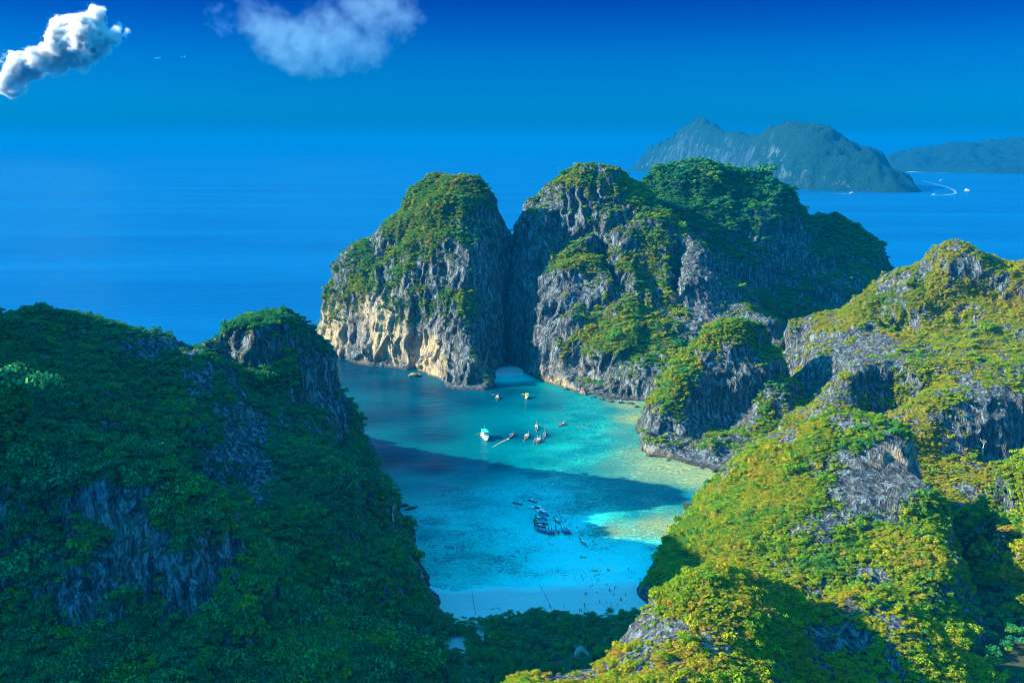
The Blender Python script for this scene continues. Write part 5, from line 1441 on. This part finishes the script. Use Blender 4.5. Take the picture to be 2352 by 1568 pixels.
def person_meshes(pose):
    # pelvis, waist, chest, neck, head low, head top, then arms and legs; 1.7 m tall, facing +x
    V_ = [(0, 0, .92), (0, 0, 1.08), (.01, 0, 1.30), (.01, 0, 1.46), (.03, 0, 1.54), (.03, 0, 1.66)]
    rr = [(.13, .10), (.12, .09), (.15, .10), .055, .075, .07]
    E_ = [(0, 1), (1, 2), (2, 3), (3, 4), (4, 5)]
    step, arm = {'stand': (0.03, 0.05), 'walk': (0.24, 0.28), 'wade': (0.1, 0.35), 'reach': (0.1, 0.55)}[pose]
    for s in (-1, 1):
        k = len(V_)
        f = arm * s if pose != 'reach' else arm
        V_ += [(0.01, .19 * s, 1.38), (f * .35, .25 * s, 1.14), (f * .8 + .06, .24 * s, .92), (f * .95 + .09, .22 * s, .82)]
        rr += [.055, .045, .035, .03]; E_ += [(2, k), (k, k + 1), (k + 1, k + 2), (k + 2, k + 3)]
        k = len(V_)
        f = -step * s
        V_ += [(0.0, .10 * s, .84), (f * .6 + .03, .11 * s, .48), (f, .11 * s, .09), (f + .14, .12 * s, .04)]
        rr += [.085, .06, .042, .035]; E_ += [(0, k), (k, k + 1), (k + 1, k + 2), (k + 2, k + 3)]
    body = skinned('person_body', V_, E_, rr)
    g = -step
    short = skinned('person_shorts', [(0, 0, .97), (0, 0, .90), (0, .10, .84), (-step * .4, .11, .62), (0, -.10, .84), (step * .4, -.11, .62)], [(0, 1), (1, 2), (2, 3), (1, 4), (4, 5)], [(.15, .12), (.15, .12), .105, .095, .105, .095])
    bm = bmesh.new(); bmesh.ops.create_uvsphere(bm, u_segments=8, v_segments=6, radius=1.0, matrix=Matrix.Translation((0.015, 0, 1.645)) @ Matrix.Diagonal((.095, .09, .085, 1)))
    hair = bpy.data.meshes.new('person_hair'); bm.to_mesh(hair); bm.free()
    top = skinned('person_top', [(0, 0, 1.02), (0, 0, 1.12), (.01, 0, 1.30), (.01, 0, 1.42), (.01, .18, 1.37), (.01, -.18, 1.37)], [(0, 1), (1, 2), (2, 3), (2, 4), (2, 5)], [(.135, .105), (.13, .10), (.165, .115), .08, .07, .07])
    return body, short, hair, top
POSES = {p: person_meshes(p) for p in ('stand', 'walk', 'wade', 'reach')}
gp = random.Random(11)
def person(at, depth, label, group, shirt=None, pose=None, z0=None, yaw=None):
    x, y, _ = G(at[0], at[1], 0.0)
    if z0 is None:
        gz = float(beach_z(np.array([[x]]), np.array([[y]]))[0, 0])
        z0 = max(gz, -1.0) if depth is None else -depth
        if z0 > 0.3: x, y, _ = G(at[0], at[1], z0)
    pose = pose or gp.choice(['stand', 'walk', 'wade', 'reach'])
    e = bpy.data.objects.new('person', None); col.objects.link(e); tag(e, label, 'person', group)
    e.location = (x, y, z0); e.rotation_euler = (0, 0, gp.uniform(0, 6.28) if yaw is None else yaw)
    s = gp.uniform(0.98, 1.14); e.scale = (s, s, s)
    b, sh, ha, tp = POSES[pose]
    parent_part(e, 'body', b, SKIN); parent_part(e, 'hair', ha, HAIR); parent_part(e, 'shorts', sh, gp.choice(CLOTH))
    if shirt is None: shirt = gp.choice([0, 1, 2, 2, None])
    if shirt is not None and shirt != -1: parent_part(e, 'top', tp, CLOTH[shirt])
    return e
FL = ('person wading in waist deep water around the moored longtail fleet', 'people in the water around the moored fleet')
for a in [(797,215),(1127,335),(1108,425),(1092,545),(1187,550),(1257,532),(1202,635),(1065,705),(562,690),(314,787),(1347,745),(1408,705),(1568,672),(1487,808),(1555,828),(1690,888),(1704,882),(1920,840),(2192,970),(2270,992),(1803,1060),(1838,1072),(1525,1135),(2052,1205),(2072,1215),(1038,1268),(1118,1292),(1293,968)]:
    person(c2(*a), gp.uniform(0.5, 0.9), *FL)
person(c2(1590, 1172), 0.8, 'person in a yellow top wading right below the longtail trio', None, shirt=4)
SW = ('tiny person swimming among the boats on the sunny side', 'swimmers on the sunny side')
for a in [(1610,185),(1400,305),(1375,308),(1450,306),(1255,182),(1258,402),(1160,557),(820,648),(1390,592),(1010,576),(2100,614),(395,446)]:
    person(c1(*a), 1.25, *SW)
NB = ('person in the ankle deep shallows near the sand', 'people in the shallows near the sand')
for a in [(1490,160),(1935,310),(1988,355),(2025,375),(2120,468),(1202,415),(1227,465),(1444,500),(1468,470),(1374,560),(1344,582),(1591,558),(1637,625),(1662,658),(1638,655),(1721,612)]:
    person(c3(*a), gp.uniform(0.15, 0.45), *NB)
KP = ('person standing at the end of a yellow kayak', 'people with the kayaks')
for a in [(1192,112),(1436,320),(1435,684)]: person(c3(*a), 0.35, *KP)
SB = ('person standing or walking on the pale sand beach', 'people on the sand')
for a in [(1256,702),(1268,706),(1286,702),(1705,715),(1890,722),(1246,872),(1251,900),(1256,940),(1300,866),(1660,862),(1662,885),(1585,838),(1808,796),(1822,796),(1760,880),(1168,962),(1192,964),(1205,964),(1300,985),(1312,1000),(1235,1025),(1080,976),(697,908),(925,915),(1480,828),(1675,930)]:
    person(c3(*a), None, *SB)
PT = ('person walking on the sand path through the wood', 'people on the path')
for a in [(1832,378),(1843,383),(1832,418),(1846,438),(1862,448),(1822,453)]:
    x, y, _ = G(*c8(*a), 2.4)
    person(c8(*a), None, *PT, z0=2.3).location = (x, y, 2.3)
print('done', round(time.time() - T0, 1))
